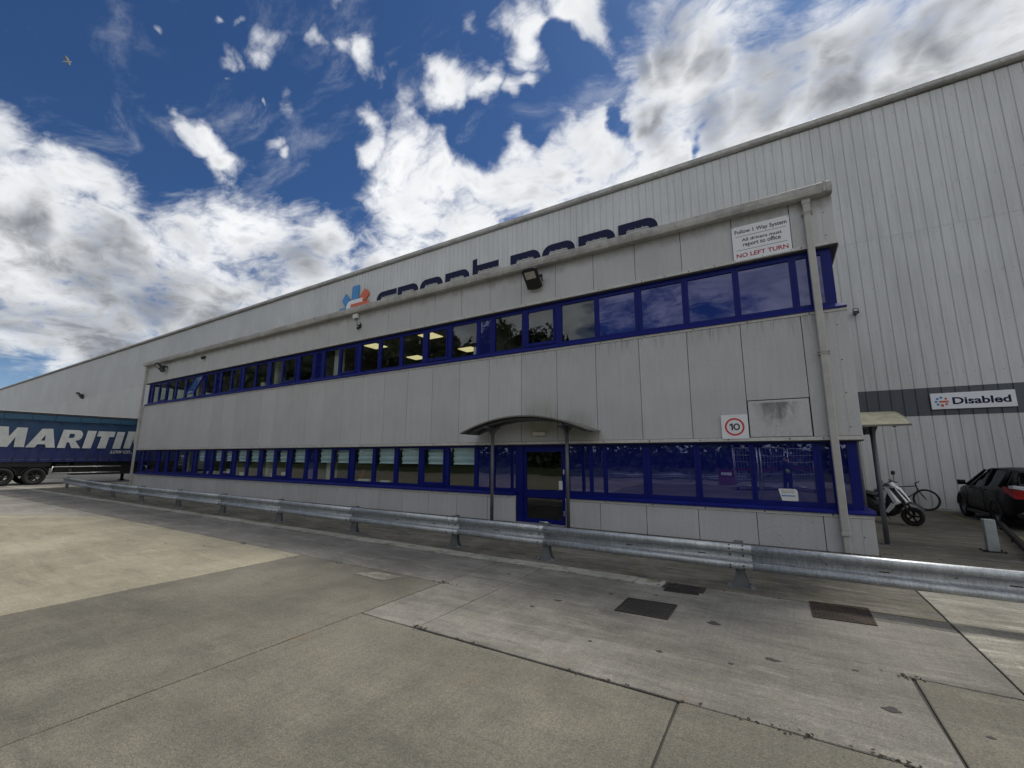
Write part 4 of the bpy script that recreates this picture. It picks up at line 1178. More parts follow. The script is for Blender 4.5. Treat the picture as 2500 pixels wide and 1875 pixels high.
canopy(Matrix.Translation((8.12, -.026, 0)), 'arched grey canopy on two posts over the blue front door', 'under')
canopy(Matrix.Translation((15.045, 2.56, 0)) @ Matrix.Rotation(R_(90), 4, 'Z'), 'mossy yellow topped canopy on posts at the right end wall, behind the scooter corner', 'moss_roof')
t = thing('bulkhead_light', 'cream bulkhead lamp on the wall under the front canopy', 'wall light', (8.28, -.03, 2.26))
mb = MB(); mb.bbox(8.09, 8.47, -.085, -.03, 2.275, 2.385, .015); obj('diffuser', mb, 'cream', t)
mb = MB(); mb.bbox(8.075, 8.485, -.032, -.001, 2.262, 2.398, .008); obj('backplate', mb, 'gutter', t)

# ------------------------------------------------------------------ floodlights, cameras, boxes
def floodlight(c, tilt, s, label, wall_y, side=1):
    t = thing('floodlight', label, 'floodlight', tuple(c), 'black floodlights on the walls')
    x, y, z = c
    X = Matrix.Translation(c) @ Matrix.Rotation(R_(tilt), 4, 'X') @ Matrix.Scale(s, 4)
    # local: x across, z along the housing, -y the lit face
    out = [(-.215, -.27), (-.10, -.305), (.10, -.305), (.215, -.27), (.215, .25), (.12, .285), (-.12, .285), (-.215, .25)]
    mb = MB(X); mb.poly_prism(out, 'y', -.03, .035); obj('housing', mb, 'black', t)
    mb = MB(X); mb.ring_prism([(-.20, -.03), (.20, -.03), (.20, .235), (-.20, .235)], [(-.155, .0), (.155, .0), (.155, .20), (-.155, .20)], 'y', -.045, -.031); obj('lens_frame', mb, 'black', t)
    mb = MB(X); mb.box(-.154, .154, -.038, -.0305, .001, .199); obj('lens', mb, 'lens', t)
    mb = MB(X)
    for k in range(9): mb.box(-.17 + k * .042, -.158 + k * .042, .036, .075, -.22, .2)
    obj('cooling_fin', mb, 'black', t)
    mb = MB(X)
    mb.poly_prism([(.06, -.16), (.06, -.06), (.14, .0), (.17, .0), (.17, -.05), (.10, -.10), (.10, -.16)], 'x', .222, .240)
    mb.poly_prism([(.06, -.16), (.06, -.06), (.14, .0), (.17, .0), (.17, -.05), (.10, -.10), (.10, -.16)], 'x', -.240, -.222)
    obj('yoke', mb, 'black', t)
    e = X @ Vector((.0, .155, -.03))
    mb = MB(); mb.bbox(x - .24 * s, x + .24 * s, e.y - .03 * s, e.y + .01 * s, e.z - .04 * s, e.z + .04 * s, .008)
    mb.bbox(x - .05, x + .05, e.y + .012 * s, wall_y - .001, e.z - .05, e.z + .03, .006)
    obj('wall_bracket', mb, 'black', t)
floodlight((8.22, -.30, 6.64), 42, 1.05, 'black floodlight under the gutter above the front door, lens facing out', -.001)
floodlight((-15.75, -.36, 6.66), 42, 1.05, 'black floodlight at the far left end of the office gutter', -.001)
floodlight((-71.2, WF - .4, 10.25), 42, 1.9, 'distant black floodlight on the warehouse wall above the blue trailer', WF - .005)
floodlight((16.62, WF - .28, 7.15), -20, .42, 'tiny grey light on the warehouse wall right of the office', WF - .005)
t = thing('junction_box', 'white junction box on the fascia with a cable hanging from it', 'junction box', (.50, -.06, 6.86))
mb = MB(); mb.bbox(.375, .635, -.115, -.012, 6.855, 7.035, .012); obj('box', mb, 'white_paint', t)
mb = MB(); mb.tube([(.57, -.06, 6.856), (.57, -.06, 6.72), (.60, -.05, 6.64), (.67, -.06, 6.58)], .009, 6); obj('cable', mb, 'steel_grey', t)
for x in (.46, .565):
    mb = MB(); mb.tube([(x, -.06, 6.835), (x, -.06, 6.857)], .017, 8); obj('gland', mb, 'black', t)
t = thing('security_camera', 'rusty camera bracket below the white junction box', 'camera', (.74, -.05, 6.42), 'cameras on the office fascia')
mb = MB(); mb.bbox(.68, .80, -.03, -.001, 6.46, 6.60, .008); mb.tube([(.74, -.03, 6.53), (.70, -.16, 6.55)], .022, 8); mb.tube([(.74, -.03, 6.56), (.83, -.10, 6.64)], .016, 8); obj('bracket', mb, 'rusty', t)
mb = MB(); mb.lathe([(0, -.01), (.05, 0), (.055, .06), (.035, .10), (0, .11)], (.72, -.10, 6.39), (0, 0, 1), 12); obj('camera_dome', mb, 'black', t)
t = thing('security_camera', 'small black dome camera on the left part of the fascia', 'camera', (-11.25, -.06, 6.62), 'cameras on the office fascia')
mb = MB(); mb.lathe([(0, 0), (.07, .02), (.09, .08), (.09, .13), (0, .13)], (-11.25, -.13, 6.63), (0, 0, 1), 12); obj('camera_dome', mb, 'black', t)
mb = MB(); mb.bbox(-11.32, -11.18, -.14, -.001, 6.76, 6.81, .008); obj('bracket', mb, 'black', t)

# ------------------------------------------------------------------ crash barrier
def w_beam(mb, a, b):
    """one corrugated beam from a to b (ground points), its humps facing -y"""
    a = Vector((*a, 0)); b = Vector((*b, 0))
    d = (b - a).normalized(); q = Vector((d.y, -d.x, 0))
    prof = [(.004, .560), (.030, .566), (.058, .560), (.078, .543), (.084, .520), (.080, .494), (.064, .474), (.030, .456), (.012, .440), (.008, .420), (.008, .392), (.012, .374), (.030, .358), (.062, .342), (.079, .324), (.084, .300), (.078, .276), (.058, .258), (.034, .250), (.004, .254)]
    inn = [(y - .004 if i not in (0, 19) else y - .004, z - (.004 if i < 8 else 0) + (.004 if i > 12 else 0)) for i, (y, z) in enumerate(prof)]
    r = prof + inn[::-1]
    A = [mb.P(a + q * y + Vector((0, 0, z))) for y, z in r]; B = [mb.P(b + q * y + Vector((0, 0, z))) for y, z in r]
    n = len(r)
    for i in range(n):
        j = (i + 1) % n
        mb.F((A[i], A[j], B[j], B[i]), i not in (19, 39))
    mb.F(A); mb.F(B[::-1])
    return d, q
def barrier(pts, label, name='crash_barrier', group='crash barriers', ends=.35, detail=True):
    t = thing(name, label, 'crash barrier', (pts[0][0], pts[0][1], 0), group)
    P = [Vector((p[0], p[1])) for p in pts]
    ext = [P[0] + (P[0] - P[1]).normalized() * ends] + P[1:-1] + [P[-1] + (P[-1] - P[-2]).normalized() * ends]
    for i in range(len(ext) - 1):
        a, b = ext[i], ext[i + 1]
        dv = (b - a).normalized(); n_ = Vector((dv.y, -dv.x))
        b2 = b + dv * .16
        off = n_ * (.075 + (.0045 if i % 2 else 0))
        mb = MB(); d, q = w_beam(mb, a + off, b2 + off); bm_ = obj('rail_beam', mb, 'galv', t)
        if detail:
            L = (b2 - a).length
            bo = MB()
            base = Vector((*(a + off), 0))
            for sgn in (-.10, .06):
                for yy, zz_ in ((.060, .555), (.083, .515), (.012, .42), (.083, .305), (.07, .27)):
                    bo.lathe([(0, .012), (.009, .010), (.012, .003), (.012, 0)], base + d * (L - .16 + sgn) + q * yy + Vector((0, 0, zz_)), q, 8)
            obj('splice_bolt', bo, 'black', bm_, kind='stuff')
            sl_ = MB()
            for f, w in ((.30, .012), (.47, .05), (.66, .012), (.80, .05)):
                c = base + d * (L * f) + q * .0085 + Vector((0, 0, .405 if w > .02 else .425))
                ring = [(-w, -.006), (w, -.006), (w, .006), (-w, .006)]
                idx = [sl_.P(c + d * u + Vector((0, 0, v)) + q * .0015) for u, v in ring]
                sl_.F(idx)
            obj('slot', sl_, 'joint', bm_, recalc=False, kind='stuff')
    for i, p in enumerate(P):
        j = min(i, len(P) - 2)
        dv = (P[j + 1] - P[j]).normalized(); ang = math.atan2(dv.y, dv.x)
        X = Matrix.Translation((p.x, p.y, 0)) @ Matrix.Rotation(ang, 4, 'Z')
        mb = MB(X)
        mb.box(-.055, .055, -.052, -.046, .012, .59); mb.box(-.004, .004, -.0455, .055, .012, .59); mb.box(-.055, .055, .0555, .0615, .012, .59)
        mb.box(-.05, .05, -.070, -.0525, .30, .54)
        po = obj('post', mb, 'galv_dull', t)
        mb = MB(X)
        for s in (-1, 1):
            for y in (-.049, .058):
                mb.poly_prism([(s * .056, .0125), (s * .15, .0125), (s * .10, .045), (s * .056, .17)][::s], 'y', y - .003, y + .003)
        obj('gusset', mb, 'galv_dull', po, kind='stuff')
        mb = MB(X); mb.box(-.165, .165, -.10, .11, .0005, .012)
        for s in (-1, 1):
            for y in (-.075, .085): mb.lathe([(.016, .0), (.016, .022), (.009, .024), (.009, .045), (0, .046)], (s * .125, y, .012), (0, 0, 1), 6)
        obj('base_plate', mb, 'galv_dull', po)
    return t
barrier([(-19.0, -2.55), (-14.0, -2.97), (-10.1, -3.23), (-7.03, -3.28), (-3.92, -3.29), (-.88, -3.31), (2.18, -3.35), (5.23, -3.38), (8.18, -3.38), (10.17, -3.38), (13.10, -3.38), (16.15, -3.38), (19.2, -3.38)],
        'galvanised corrugated crash barrier running along the front of the office')
# lone barrier post and low rail by the parked car
t = thing('barrier_post', 'short square galvanised post standing alone left of the black car', 'bollard', (16.95, 1.62, 0))
mb = MB(); mb.bbox(16.87, 17.03, 1.56, 1.70, .012, .585, .008); obj('post', mb, 'post_grey', t)
mb = MB(); mb.box(16.80, 17.10, 1.51, 1.75, .0005, .009)
for x, y in ((16.81, 1.53), (17.09, 1.53), (16.81, 1.73), (17.09, 1.73)): mb.lathe([(.014, 0), (.014, .02), (0, .025)], (x, y, .009), (0, 0, 1), 6)
obj('base_plate', mb, 'iron', t)
t = thing('parking_rail', 'low dull steel rail near the ground, behind the lone square post', 'parking rail', (17.6, 2.8, 0))
mb = MB(); mb.bbox(-.05, .05, -2.7, 2.7, .06, .17, .02); mb.v = [Vector((17.72 + p.x * .975 + p.y * .22, 3.2 + p.y * .975 - p.x * .22, p.z)) for p in mb.v]; obj('rail', mb, 'iron', t)
for f in (.1, .5, .9):
    x, y = 18.31 - 1.19 * f, 5.83 - 5.26 * f
    mb = MB(); mb.box(x - .03, x + .03, y - .03, y + .03, .0, .06); obj('foot', mb, 'iron', t)

# ------------------------------------------------------------------ wheels shared by the vehicles
def wheel(parent, c, axis, R, w, rimr, n=28, spokes=5, rm='rim'):
    c = Vector(c); ax = Vector(axis).normalized()
    prof = [(rimr, -w * .42), (R * .90, -w * .5), (R * .985, -w * .38), (R, -w * .15), (R, w * .15), (R * .985, w * .38), (R * .90, w * .5), (rimr, w * .42), (rimr, -w * .42)]
    mb = MB(); mb.lathe(prof, c, ax, n); t = obj('tyre', mb, 'tyre', parent)
    mb = MB(); mb.lathe([(rimr, -w * .40), (rimr * .96, w * .30), (rimr * .88, w * .34), (rimr * .86, w * .1)], c, ax, n)
    mb.lathe([(0, w * .28), (rimr * .26, w * .26), (rimr * .28, w * .02), (0, w * .0)], c, ax, 12)
    h = Vector((0, 0, 1)); a = ax.cross(h).normalized(); b = ax.cross(a)
    for k in range(spokes):
        th = 2 * math.pi * k / spokes
        d = a * math.cos(th) + b * math.sin(th); q = ax.cross(d)
        pts = []
        for r, hw in ((rimr * .2, rimr * .10), (rimr * .93, rimr * .15)):
            for s in (-1, 1):
                for o in (w * .08, w * .26): pts.append(c + d * r + q * hw * s + ax * o)
        mb.hull(pts)
    obj('rim', mb, rm, t)
    return t

# ------------------------------------------------------------------ curtain-sided trailer
TX, TY0, TY1 = -23.9, -8.4, 4.4
tr = thing('curtain_trailer', 'blue curtain-sided lorry trailer with big silver lettering, parked left of the office', 'trailer', (-25.2, -2, 0))
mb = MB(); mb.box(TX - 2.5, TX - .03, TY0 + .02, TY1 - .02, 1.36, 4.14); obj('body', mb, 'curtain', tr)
mb = MB()
n = 64
top = []; bot = []
for i in range(n + 1):
    y = TY0 + .06 + (TY1 - TY0 - .12) * i / n
    bul = .018 * math.sin(i * 1.3) + .010 * math.sin(i * 2.9)
    top.append(mb.P((TX + .0, y, 4.14))); bot.append(mb.P((TX + .004 + bul * .5, y, 1.50)))
md = [mb.P((TX + .012 + .020 * math.sin(i * 1.3) + .010 * math.sin(i * 2.9), TY0 + .06 + (TY1 - TY0 - .12) * i / n, 2.8)) for i in range(n + 1)]
for i in range(n): mb.F((top[i], md[i], md[i + 1], top[i + 1]), True); mb.F((md[i], bot[i], bot[i + 1], md[i + 1]), True)
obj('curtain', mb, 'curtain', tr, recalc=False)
mb = MB()
y = TY0 + .08
while y < TY1 - .3:
    l = rnd.uniform(.8, 1.15)
    mb.box(TX + .03, TX + .045, y, min(y + l - .03, TY1 - .08), 3.80 + rnd.uniform(-.012, .012), 4.13); y += l
obj('valance', mb, 'curtain', tr, recalc=True)
mb = MB(); mb.bbox(TX - .05, TX + .055, TY0, TY1, 4.142, 4.255, .012); obj('roof_rail', mb, 'joint', tr)
mb = MB(); mb.box(TX - 2.5, TX + .03, TY0, TY1, 4.256, 4.275); obj('roof', mb, 'white_paint', tr)
mb = MB(); mb.bbox(TX - .06, TX + .03, TY0, TY1, 1.33, 1.50, .012); obj('side_rail', mb, 'curtain', tr)
mb = MB()
for i in range(24):
    y = TY0 + .3 + i * .53
    mb.box(TX + .031, TX + .045, y - .018, y + .018, 1.36, 1.60); mb.box(TX + .030, TX + .052, y - .035, y + .035, 1.47, 1.53)
obj('buckle_strap', mb, 'black', tr, kind='stuff')
for y in (TY0, TY1 - .07):
    mb = MB(); mb.bbox(TX - 2.5, TX + .035, y - .01, y + .08, 1.34, 4.14, .01); obj('end_frame', mb, 'steel_grey', tr)
for xs in (TX - .75, TX - 1.75):
    mb = MB(); mb.box(xs - .07, xs + .07, TY0 + .1, TY1 - .1, .95, 1.33); obj('chassis_beam', mb, 'black', tr)
mb = MB(); mb.tube([(TX + .005, 1.03, 1.045), (TX + .005, -2.16, 1.045)], .028, 8); mb.tube([(TX + .005, 1.03, .665), (TX + .005, -2.16, .665)], .028, 8); mb.tube([(TX + .005, -2.16, 1.07), (TX + .005, -2.20, .64)], .030, 8)
g = obj('side_guard', mb, 'alu', tr)
for y in (-1.5, -.3, .8):
    mb = MB(); mb.box(TX - .06, TX - .028, y - .025, y + .025, .62, 1.36); obj('guard_bracket', mb, 'black', g)
for y in (-2.85, -4.15, -5.45):
    for s, x in ((1, TX - .17), (-1, TX - 2.30)):
        w = wheel(tr, (x, y, .50), (s, 0, 0),   .50, .34, .29, 24, 6, 'black')
    mb = MB(); mb.tube([(TX - 2.3, y, .5), (TX - .2, y, .5)], .07, 8); obj('axle', mb, 'black', tr)
    mb = MB(); mb.poly_prism([(y + .60 * math.cos(R_(a)), .5 + .60 * math.sin(R_(a))) for a in range(15, 166, 15)] + [(y + .56 * math.cos(R_(a)), .5 + .56 * math.sin(R_(a))) for a in range(165, 14, -15)], 'x', TX - .36, TX - .02); obj('mudguard', mb, 'black', tr)
for x in (TX - .35, TX - 2.1):
    mb = MB(); mb.box(x - .07, x + .07, 1.75, 1.90, .10, 1.34); mb.box(x - .13, x + .13, 1.68, 1.97, .02, .10); obj('landing_leg', mb, 'black', tr)
mb = MB(); mb.bbox(TX - .75, TX - .1, -2.05, -1.4, .62, 1.2, .03); obj('air_tank_box', mb, 'black', tr)
LY = TX + .040
MM = [(-5.02, 2.2), (-4.86, 3.35), (-4.23, 3.35), (-4.16, 2.80), (-3.89, 3.33), (-3.48, 3.33), (-3.50, 2.2), (-3.90, 2.2), (-3.90, 2.77), (-4.15, 2.2), (-4.42, 2.2), (-4.55, 2.85), (-4.66, 2.2)]
GL = [[MM],
      [[(-3.45, 2.19), (-2.88, 3.31), (-2.70, 3.31), (-2.70, 2.95), (-2.87, 2.60), (-2.98, 2.38), (-3.07, 2.19)], [(-2.70, 3.31), (-2.43, 3.32), (-2.23, 2.19), (-2.61, 2.19), (-2.66, 2.38), (-2.70, 2.60), (-2.70, 2.95)], [(-2.98, 2.38), (-2.87, 2.60), (-2.70, 2.60), (-2.66, 2.38)]],
      [[(-2.14, 2.18), (-1.97, 3.3), (-1.62, 3.3), (-1.66, 3.06), (-1.70, 2.80), (-1.74, 2.53), (-1.78, 2.18)], [(-1.62, 3.3), (-1.30, 3.3), (-1.15, 3.25), (-1.06, 3.06), (-1.10, 2.82), (-1.20, 2.69), (-1.37, 2.63), (-1.74, 2.53), (-1.70, 2.80), (-1.52, 2.80), (-1.44, 2.88), (-1.42, 2.98), (-1.47, 3.06), (-1.66, 3.06)], [(-1.74, 2.53), (-1.37, 2.63), (-1.10, 2.18), (-1.50, 2.18), (-1.64, 2.53)]],
      [[(-1.01, 2.18), (-.86, 3.29), (-.43, 3.29), (-.60, 2.18)]], [[(-.39, 2.95), (-.34, 3.29), (.50, 3.29), (.46, 2.94), (.22, 2.94), (.11, 2.19), (-.30, 2.19), (-.17, 2.95)]],
      [[(.45, 2.18), (.60, 3.29), (1.0, 3.29), (.86, 2.18)]], [[(y + 6.03, z) for y, z in MM]],
      [[(2.62, 2.2), (2.78, 3.32), (3.5, 3.32), (3.46, 3.02), (3.1, 3.02), (3.08, 2.9), (3.4, 2.9), (3.36, 2.62), (3.04, 2.62), (3.02, 2.5), (3.4, 2.5), (3.36, 2.2)]]]
for polys in GL:
    mb = MB()
    for pl in polys: mb.F([mb.P((LY, y, z)) for y, z in pl])
    obj('lettering', mb, 'letter_grey', tr, recalc=False)
mb = MB(); mb.bbox(TX - 1.2, TX - .35, -1.2, 3.9, .52, 1.32, .03); obj('underbody_box', mb, 'black', tr)
mb = MB(); mb.bbox(TX - .9, TX - .42, -7.9, -2.2, .55, 1.32, .03); obj('axle_shade_box', mb, 'black', tr)  # black box added behind the wheels to stand in for underside shade
mb = MB(); mb.bbox(TX - .10, TX - .05, -7.9, -2.25, 1.06, 1.33, .01); obj('underside_shade_panel', mb, 'black', tr)  # black panel added as shade below the side rail, no real trailer part
put_text('lettering', 'LOW CO', 'letter_grey', tr, .38, 1.42, 1.86, 2.07, LY, .035, .25, 'x')
put_text('lettering', '2', 'letter_grey', tr, 1.44, 1.54, 1.82, 1.93, LY, .02, .2, 'x')

# white lorry seen through the left end of the office
lc = Vector((-30.2, 6.5, 0))
ldir = Vector((CAM.x - lc.x, CAM.y - lc.y, 0)).normalized()
lo_ = thing('white_lorry', 'white lorry cab with headlamps facing the office, seen through its left-end windows', 'lorry', tuple(lc))
X = Matrix.Translation(lc) @ Matrix.Rotation(math.atan2(ldir.y, ldir.x), 4, 'Z')
mb = MB(X); mb.hull([(x, s * y, z) for s in (-1, 1) for x, y, z in ((0, 1.15, .95), (.02, 1.2, 1.7), (-.22, 1.15, 3.0), (-.5, 1.05, 3.25), (-1.9, 1.2, .9), (-1.9, 1.2, 3.3))]); obj('cab', mb, 'lorry', lo_)
mb = MB(X); mb.bbox(-1.9, .06, -1.24, 1.24, .30, .94, .05); obj('bumper', mb, 'black', lo_)
mb = MB(X); mb.hull([(x, s * y, z) for s in (-1, 1) for x, y, z in ((.03, 1.02, 1.78), (-.19, .98, 2.75), (-.1, 1.02, 1.78), (-.3, .98, 2.75))]); obj('windscreen', mb, 'car_glass', lo_)
mb = MB(X)
for k in range(5): mb.box(.005, .05, -.75, .75, 1.02 + k * .13, 1.09 + k * .13)
obj('grille', mb, 'black', lo_)
for s in (-1, 1):
    mb = MB(X); mb.bbox(.05, .09, s * .95 - .2, s * .95 + .2, .62, .80, .03); obj('headlamp', mb, 'headlamp', lo_)
    mb = MB(X); mb.bbox(-.15, .02, s * 1.42 - .10, s * 1.42 + .10, 1.9, 2.6, .03); mb.box(-.1, -.06, min(s * 1.18, s * 1.4), max(s * 1.18, s * 1.4), 2.5, 2.54); obj('mirror', mb, 'black', lo_)
mb = MB(X); mb.box(-8.5, -2.1, -1.25, 1.25, 1.1, 3.7); obj('box_body', mb, 'lorry', lo_)
for x in (-.9, -4.6, -7.2):
    for s in (-1, 1): 
        c = X @ Vector((x, s * 1.05, .5)); wheel(lo_, c, X.to_3x3() @ Vector((0, s, 0)), .5, .3, .28, 20, 6)

# ------------------------------------------------------------------ black car
car = thing('parked_car', 'black hatchback parked nose to the warehouse wall at the right edge', 'car', (19.35, 7.0, 0))
CX = 19.22
def ring(y, hw, zb, zt, sh=.80):
    h = [(hw * .70, zb), (hw * .93, zb + .05), (hw * .995, zb + .20), (hw, zb + (zt - zb) * .55), (hw * .985, zt - .16), (hw * .93, zt - .03), (hw * sh, zt)]
    return [(CX - x, y, z) for x, z in h] + [(CX + x, y, z) for x, z in h[::-1]]
st = [(4.98, .62, .42, .90), (5.03, .74, .32, 1.00), (5.16, .82, .26, 1.06), (5.5, .86, .22, 1.05), (6.2, .875, .20, 1.02), (7.2, .875, .20, .99), (7.9, .87, .20, .97), (8.35, .86, .20, .94), (8.8, .82, .22, .86), (9.05, .72, .26, .76), (9.16, .56, .34, .66)]
mb = MB(); mb.loft([ring(*s) for s in st]); obj('body', mb, 'car', car)
gh = [(5.06, .70, 1.0, .68, 1.05), (5.30, .75, 1.0, .60, 1.34), (5.7, .77, 1.0, .585, 1.42), (6.4, .78, .98, .575, 1.445), (7.1, .78, .97, .565, 1.40), (7.5, .775, .96, .60, 1.27), (8.15, .74, .93, .70, .97)]
mb = MB(); mb.loft([[(CX - wb, y, zb), (CX - wt, y, zt), (CX + wt, y, zt), (CX + wb, y, zb)] for y, wb, zb, wt, zt in gh], smooth=False); obj('window', mb, 'car_glass', car)
mb = MB()
rf = [(5.28, .63, 1.345), (5.45, .62, 1.405), (5.7, .615, 1.445), (6.4, .61, 1.472), (6.9, .60, 1.455), (7.18, .585, 1.41)]
mb.loft([[(CX - w, y, z - .035), (CX - w * .97, y, z), (CX - w * .6, y, z + .018), (CX + w * .6, y, z + .018), (CX + w * .97, y, z), (CX + w, y, z - .035)] for y, w, z in rf], closed=True); obj('roof', mb, 'car', car)
mb = MB(); mb.bbox(CX - .56, CX + .56, 5.05, 5.36, 1.36, 1.40, .015); obj('spoiler', mb, 'car', car)
for s in (-1, 1):
    for pth, rr in (([(.77, 8.13, .96), (.60, 7.2, 1.405)], [.045, .03]), ([(.785, 6.75, .97), (.60, 6.72, 1.43)], .032), ([(.775, 5.72, .99), (.615, 5.62, 1.41)], [.09, .05]), ([(.74, 5.22, 1.0), (.62, 5.34, 1.37)], [.12, .06])):
        mb = MB(); mb.tube([(CX + s * a, y, z) for a, y, z in pth], rr, 8); obj('pillar', mb, 'car', car)
    mb = MB(); x = CX + s * 1.0
    mb.hull([(x + dx * s, y, z) for dx, y, z in ((-.10, 7.75, .98), (.06, 7.78, .96), (-.10, 7.90, .96), (.05, 7.88, .97), (-.10, 7.76, 1.10), (.07, 7.79, 1.10), (-.09, 7.88, 1.08), (.05, 7.86, 1.08))], True)
    mb.tube([(CX + s * .80, 7.80, .97), (CX + s * .93, 7.80, 1.0)], .03, 8); obj('door_mirror', mb, 'car', car)
    for y, nm in ((6.05, .33), (8.45, .33)):
        wheel(car, (CX + s * .775, y, .325), (s, 0, 0), .325, .21, .215, 28, 5)
        mb = MB(); mb.poly_prism([(y + .385 * math.cos(R_(a)), .33 + .385 * math.sin(R_(a))) for a in range(0, 181, 15)] + [(y + .335 * math.cos(R_(a)), .33 + .335 * math.sin(R_(a))) for a in range(180, -1, -15)], 'x', CX + s * .80, CX + s * .888); obj('wheel_arch', mb, 'black', car)
    mb = MB(); mb.hull([(CX + s * a, y, z) for a, y, z in ((.86, 5.46, 1.03), (.80, 5.08, .98), (.56, 4.96, .93), (.86, 5.42, .90), (.80, 5.05, .76), (.56, 4.95, .76), (.80, 5.10, 1.06), (.6, 5.0, 1.02))]); obj('tail_lamp', mb, 'lamp_red', car)
    mb = MB(); mb.hull([(CX + s * a, y, z) for a, y, z in ((.80, 5.04, 1.0), (.56, 4.945, .95), (.80, 5.03, 1.08), (.58, 4.96, 1.05), (.835, 5.2, 1.055), (.83, 5.16, 1.0))]); obj('reversing_lamp', mb, 'lamp_clear', car)
    mb = MB(); mb.bbox(CX + s * .62 - .11, CX + s * .62 + .11, 4.94, 5.02, .42, .46, .008); obj('reflector', mb, 'lamp_amber', car)
    for y in (7.55, 6.5):
        mb = MB(); mb.tube([(CX + s * .885, y - .1, .90), (CX + s * .905, y, .905), (CX + s * .885, y + .1, .90)], .014, 6); obj('door_handle', mb, 'car', car)
    for y in (7.95, 6.72, 5.85):
        mb = MB(); mb.box(CX + s * .868, CX + s * .8795, y - .004, y + .004, .32, .93); obj('door_gap', mb, 'joint', car)
    mb = MB(); mb.bbox(CX + s * .86 - .03, CX + s * .86 + .03, 6.45, 8.05, .19, .28, .015); obj('sill_trim', mb, 'black', car)
mb = MB(); mb.bbox(CX - .26, CX + .26, 4.93, 4.97, .66, .77, .006); obj('number_plate', mb, 'lamp_clear', car)
mb = MB(); mb.bbox(CX - .78, CX + .78, 4.95, 5.2, .28, .46, .05); obj('rear_bumper', mb, 'black', car)

# ------------------------------------------------------------------ scooter
sv = Vector((16.53, 4.98, 0)); rv = Vector((15.50, 5.82, 0))
fd = (sv - rv).normalized(); mid_ = (sv + rv) / 2
SC = Matrix.Translation(mid_) @ Matrix.Rotation(math.atan2(fd.y, fd.x), 4, 'Z') @ Matrix.Rotation(R_(7), 4, 'X')
wb = (sv - rv).length / 2
sc = thing('motor_scooter', 'white and black motor scooter parked beside the right end of the office', 'scooter', tuple(mid_))
def scp(name, mat, fn, parent=sc):
    mb = MB(SC); fn(mb); return obj(name, mb, mat, parent)
def loft_side(mb, secs):
    """secs: (x, z_low, z_high, half width)"""
    rings = []
    for x, a, b, w in secs:
        m_ = (a + b) / 2; h = (b - a) / 2
        rings.append([(x, w * math.cos(t), m_ + h * math.sin(t)) for t in [2 * math.pi * k / 12 for k in range(12)]])
    mb.loft(rings)
for nm, x, st_ in (('front', wb, R_(18)), ('rear', -wb, 0)):
    ax = SC.to_3x3() @ (Matrix.Rotation(st_, 3, 'Z') @ Vector((0, 1, 0)))
    wheel(sc, SC @ Vector((x, 0, .235)), ax, .235, .150, .150, 28, 5, 'iron')
scp('fork', 'black', lambda m_: (m_.tube([(wb, .085, .26), (wb - .13, .085, .62)], .026, 8), m_.tube([(wb, -.085, .26), (wb - .13, -.085, .62)], .026, 8), m_.tube([(wb - .12, 0, .55), (wb - .30, 0, 1.02)], .035, 8), m_.tube([(wb, -.1, .26), (wb, .1, .26)], .016, 8)))
scp('front_mudguard', 'black', lambda m_: m_.loft([[(wb + .31 * math.cos(R_(a)) - .0, y, .262 + .31 * math.sin(R_(a)) + (0 if abs(y) > .05 else .02)) for y in (-.075, -.04, .04, .075)] for a in range(20, 150, 12)], closed=False, caps=False))
scp('body', 'black', lambda m_: loft_side(m_, [(-.95, .70, .80, .06), (-.85, .50, .86, .16), (-.55, .30, .84, .21), (-.25, .24, .78, .20), (-.08, .22, .58, .20), (.12, .22, .46, .20), (.28, .26, .60, .19)]))
scp('engine_cover', 'black', lambda m_: loft_side(m_, [(-.62, .18, .50, .13), (-.35, .14, .56, .20), (0, .15, .50, .205), (.25, .20, .58, .19), (.40, .30, .60, .12)]))
scp('seat', 'black', lambda m_: loft_side(m_, [(-.93, .80, .86, .07), (-.70, .80, .91, .14), (-.40, .76, .84, .16), (-.15, .70, .80, .13), (-.05, .66, .74, .07)]))
scp('leg_shield', 'black', lambda m_: loft_side(m_, [(.20, .28, .78, .18), (.30, .30, .94, .19), (.40, .36, .94, .18), (.52, .46, .84, .13), (.60, .52, .72, .07)]))
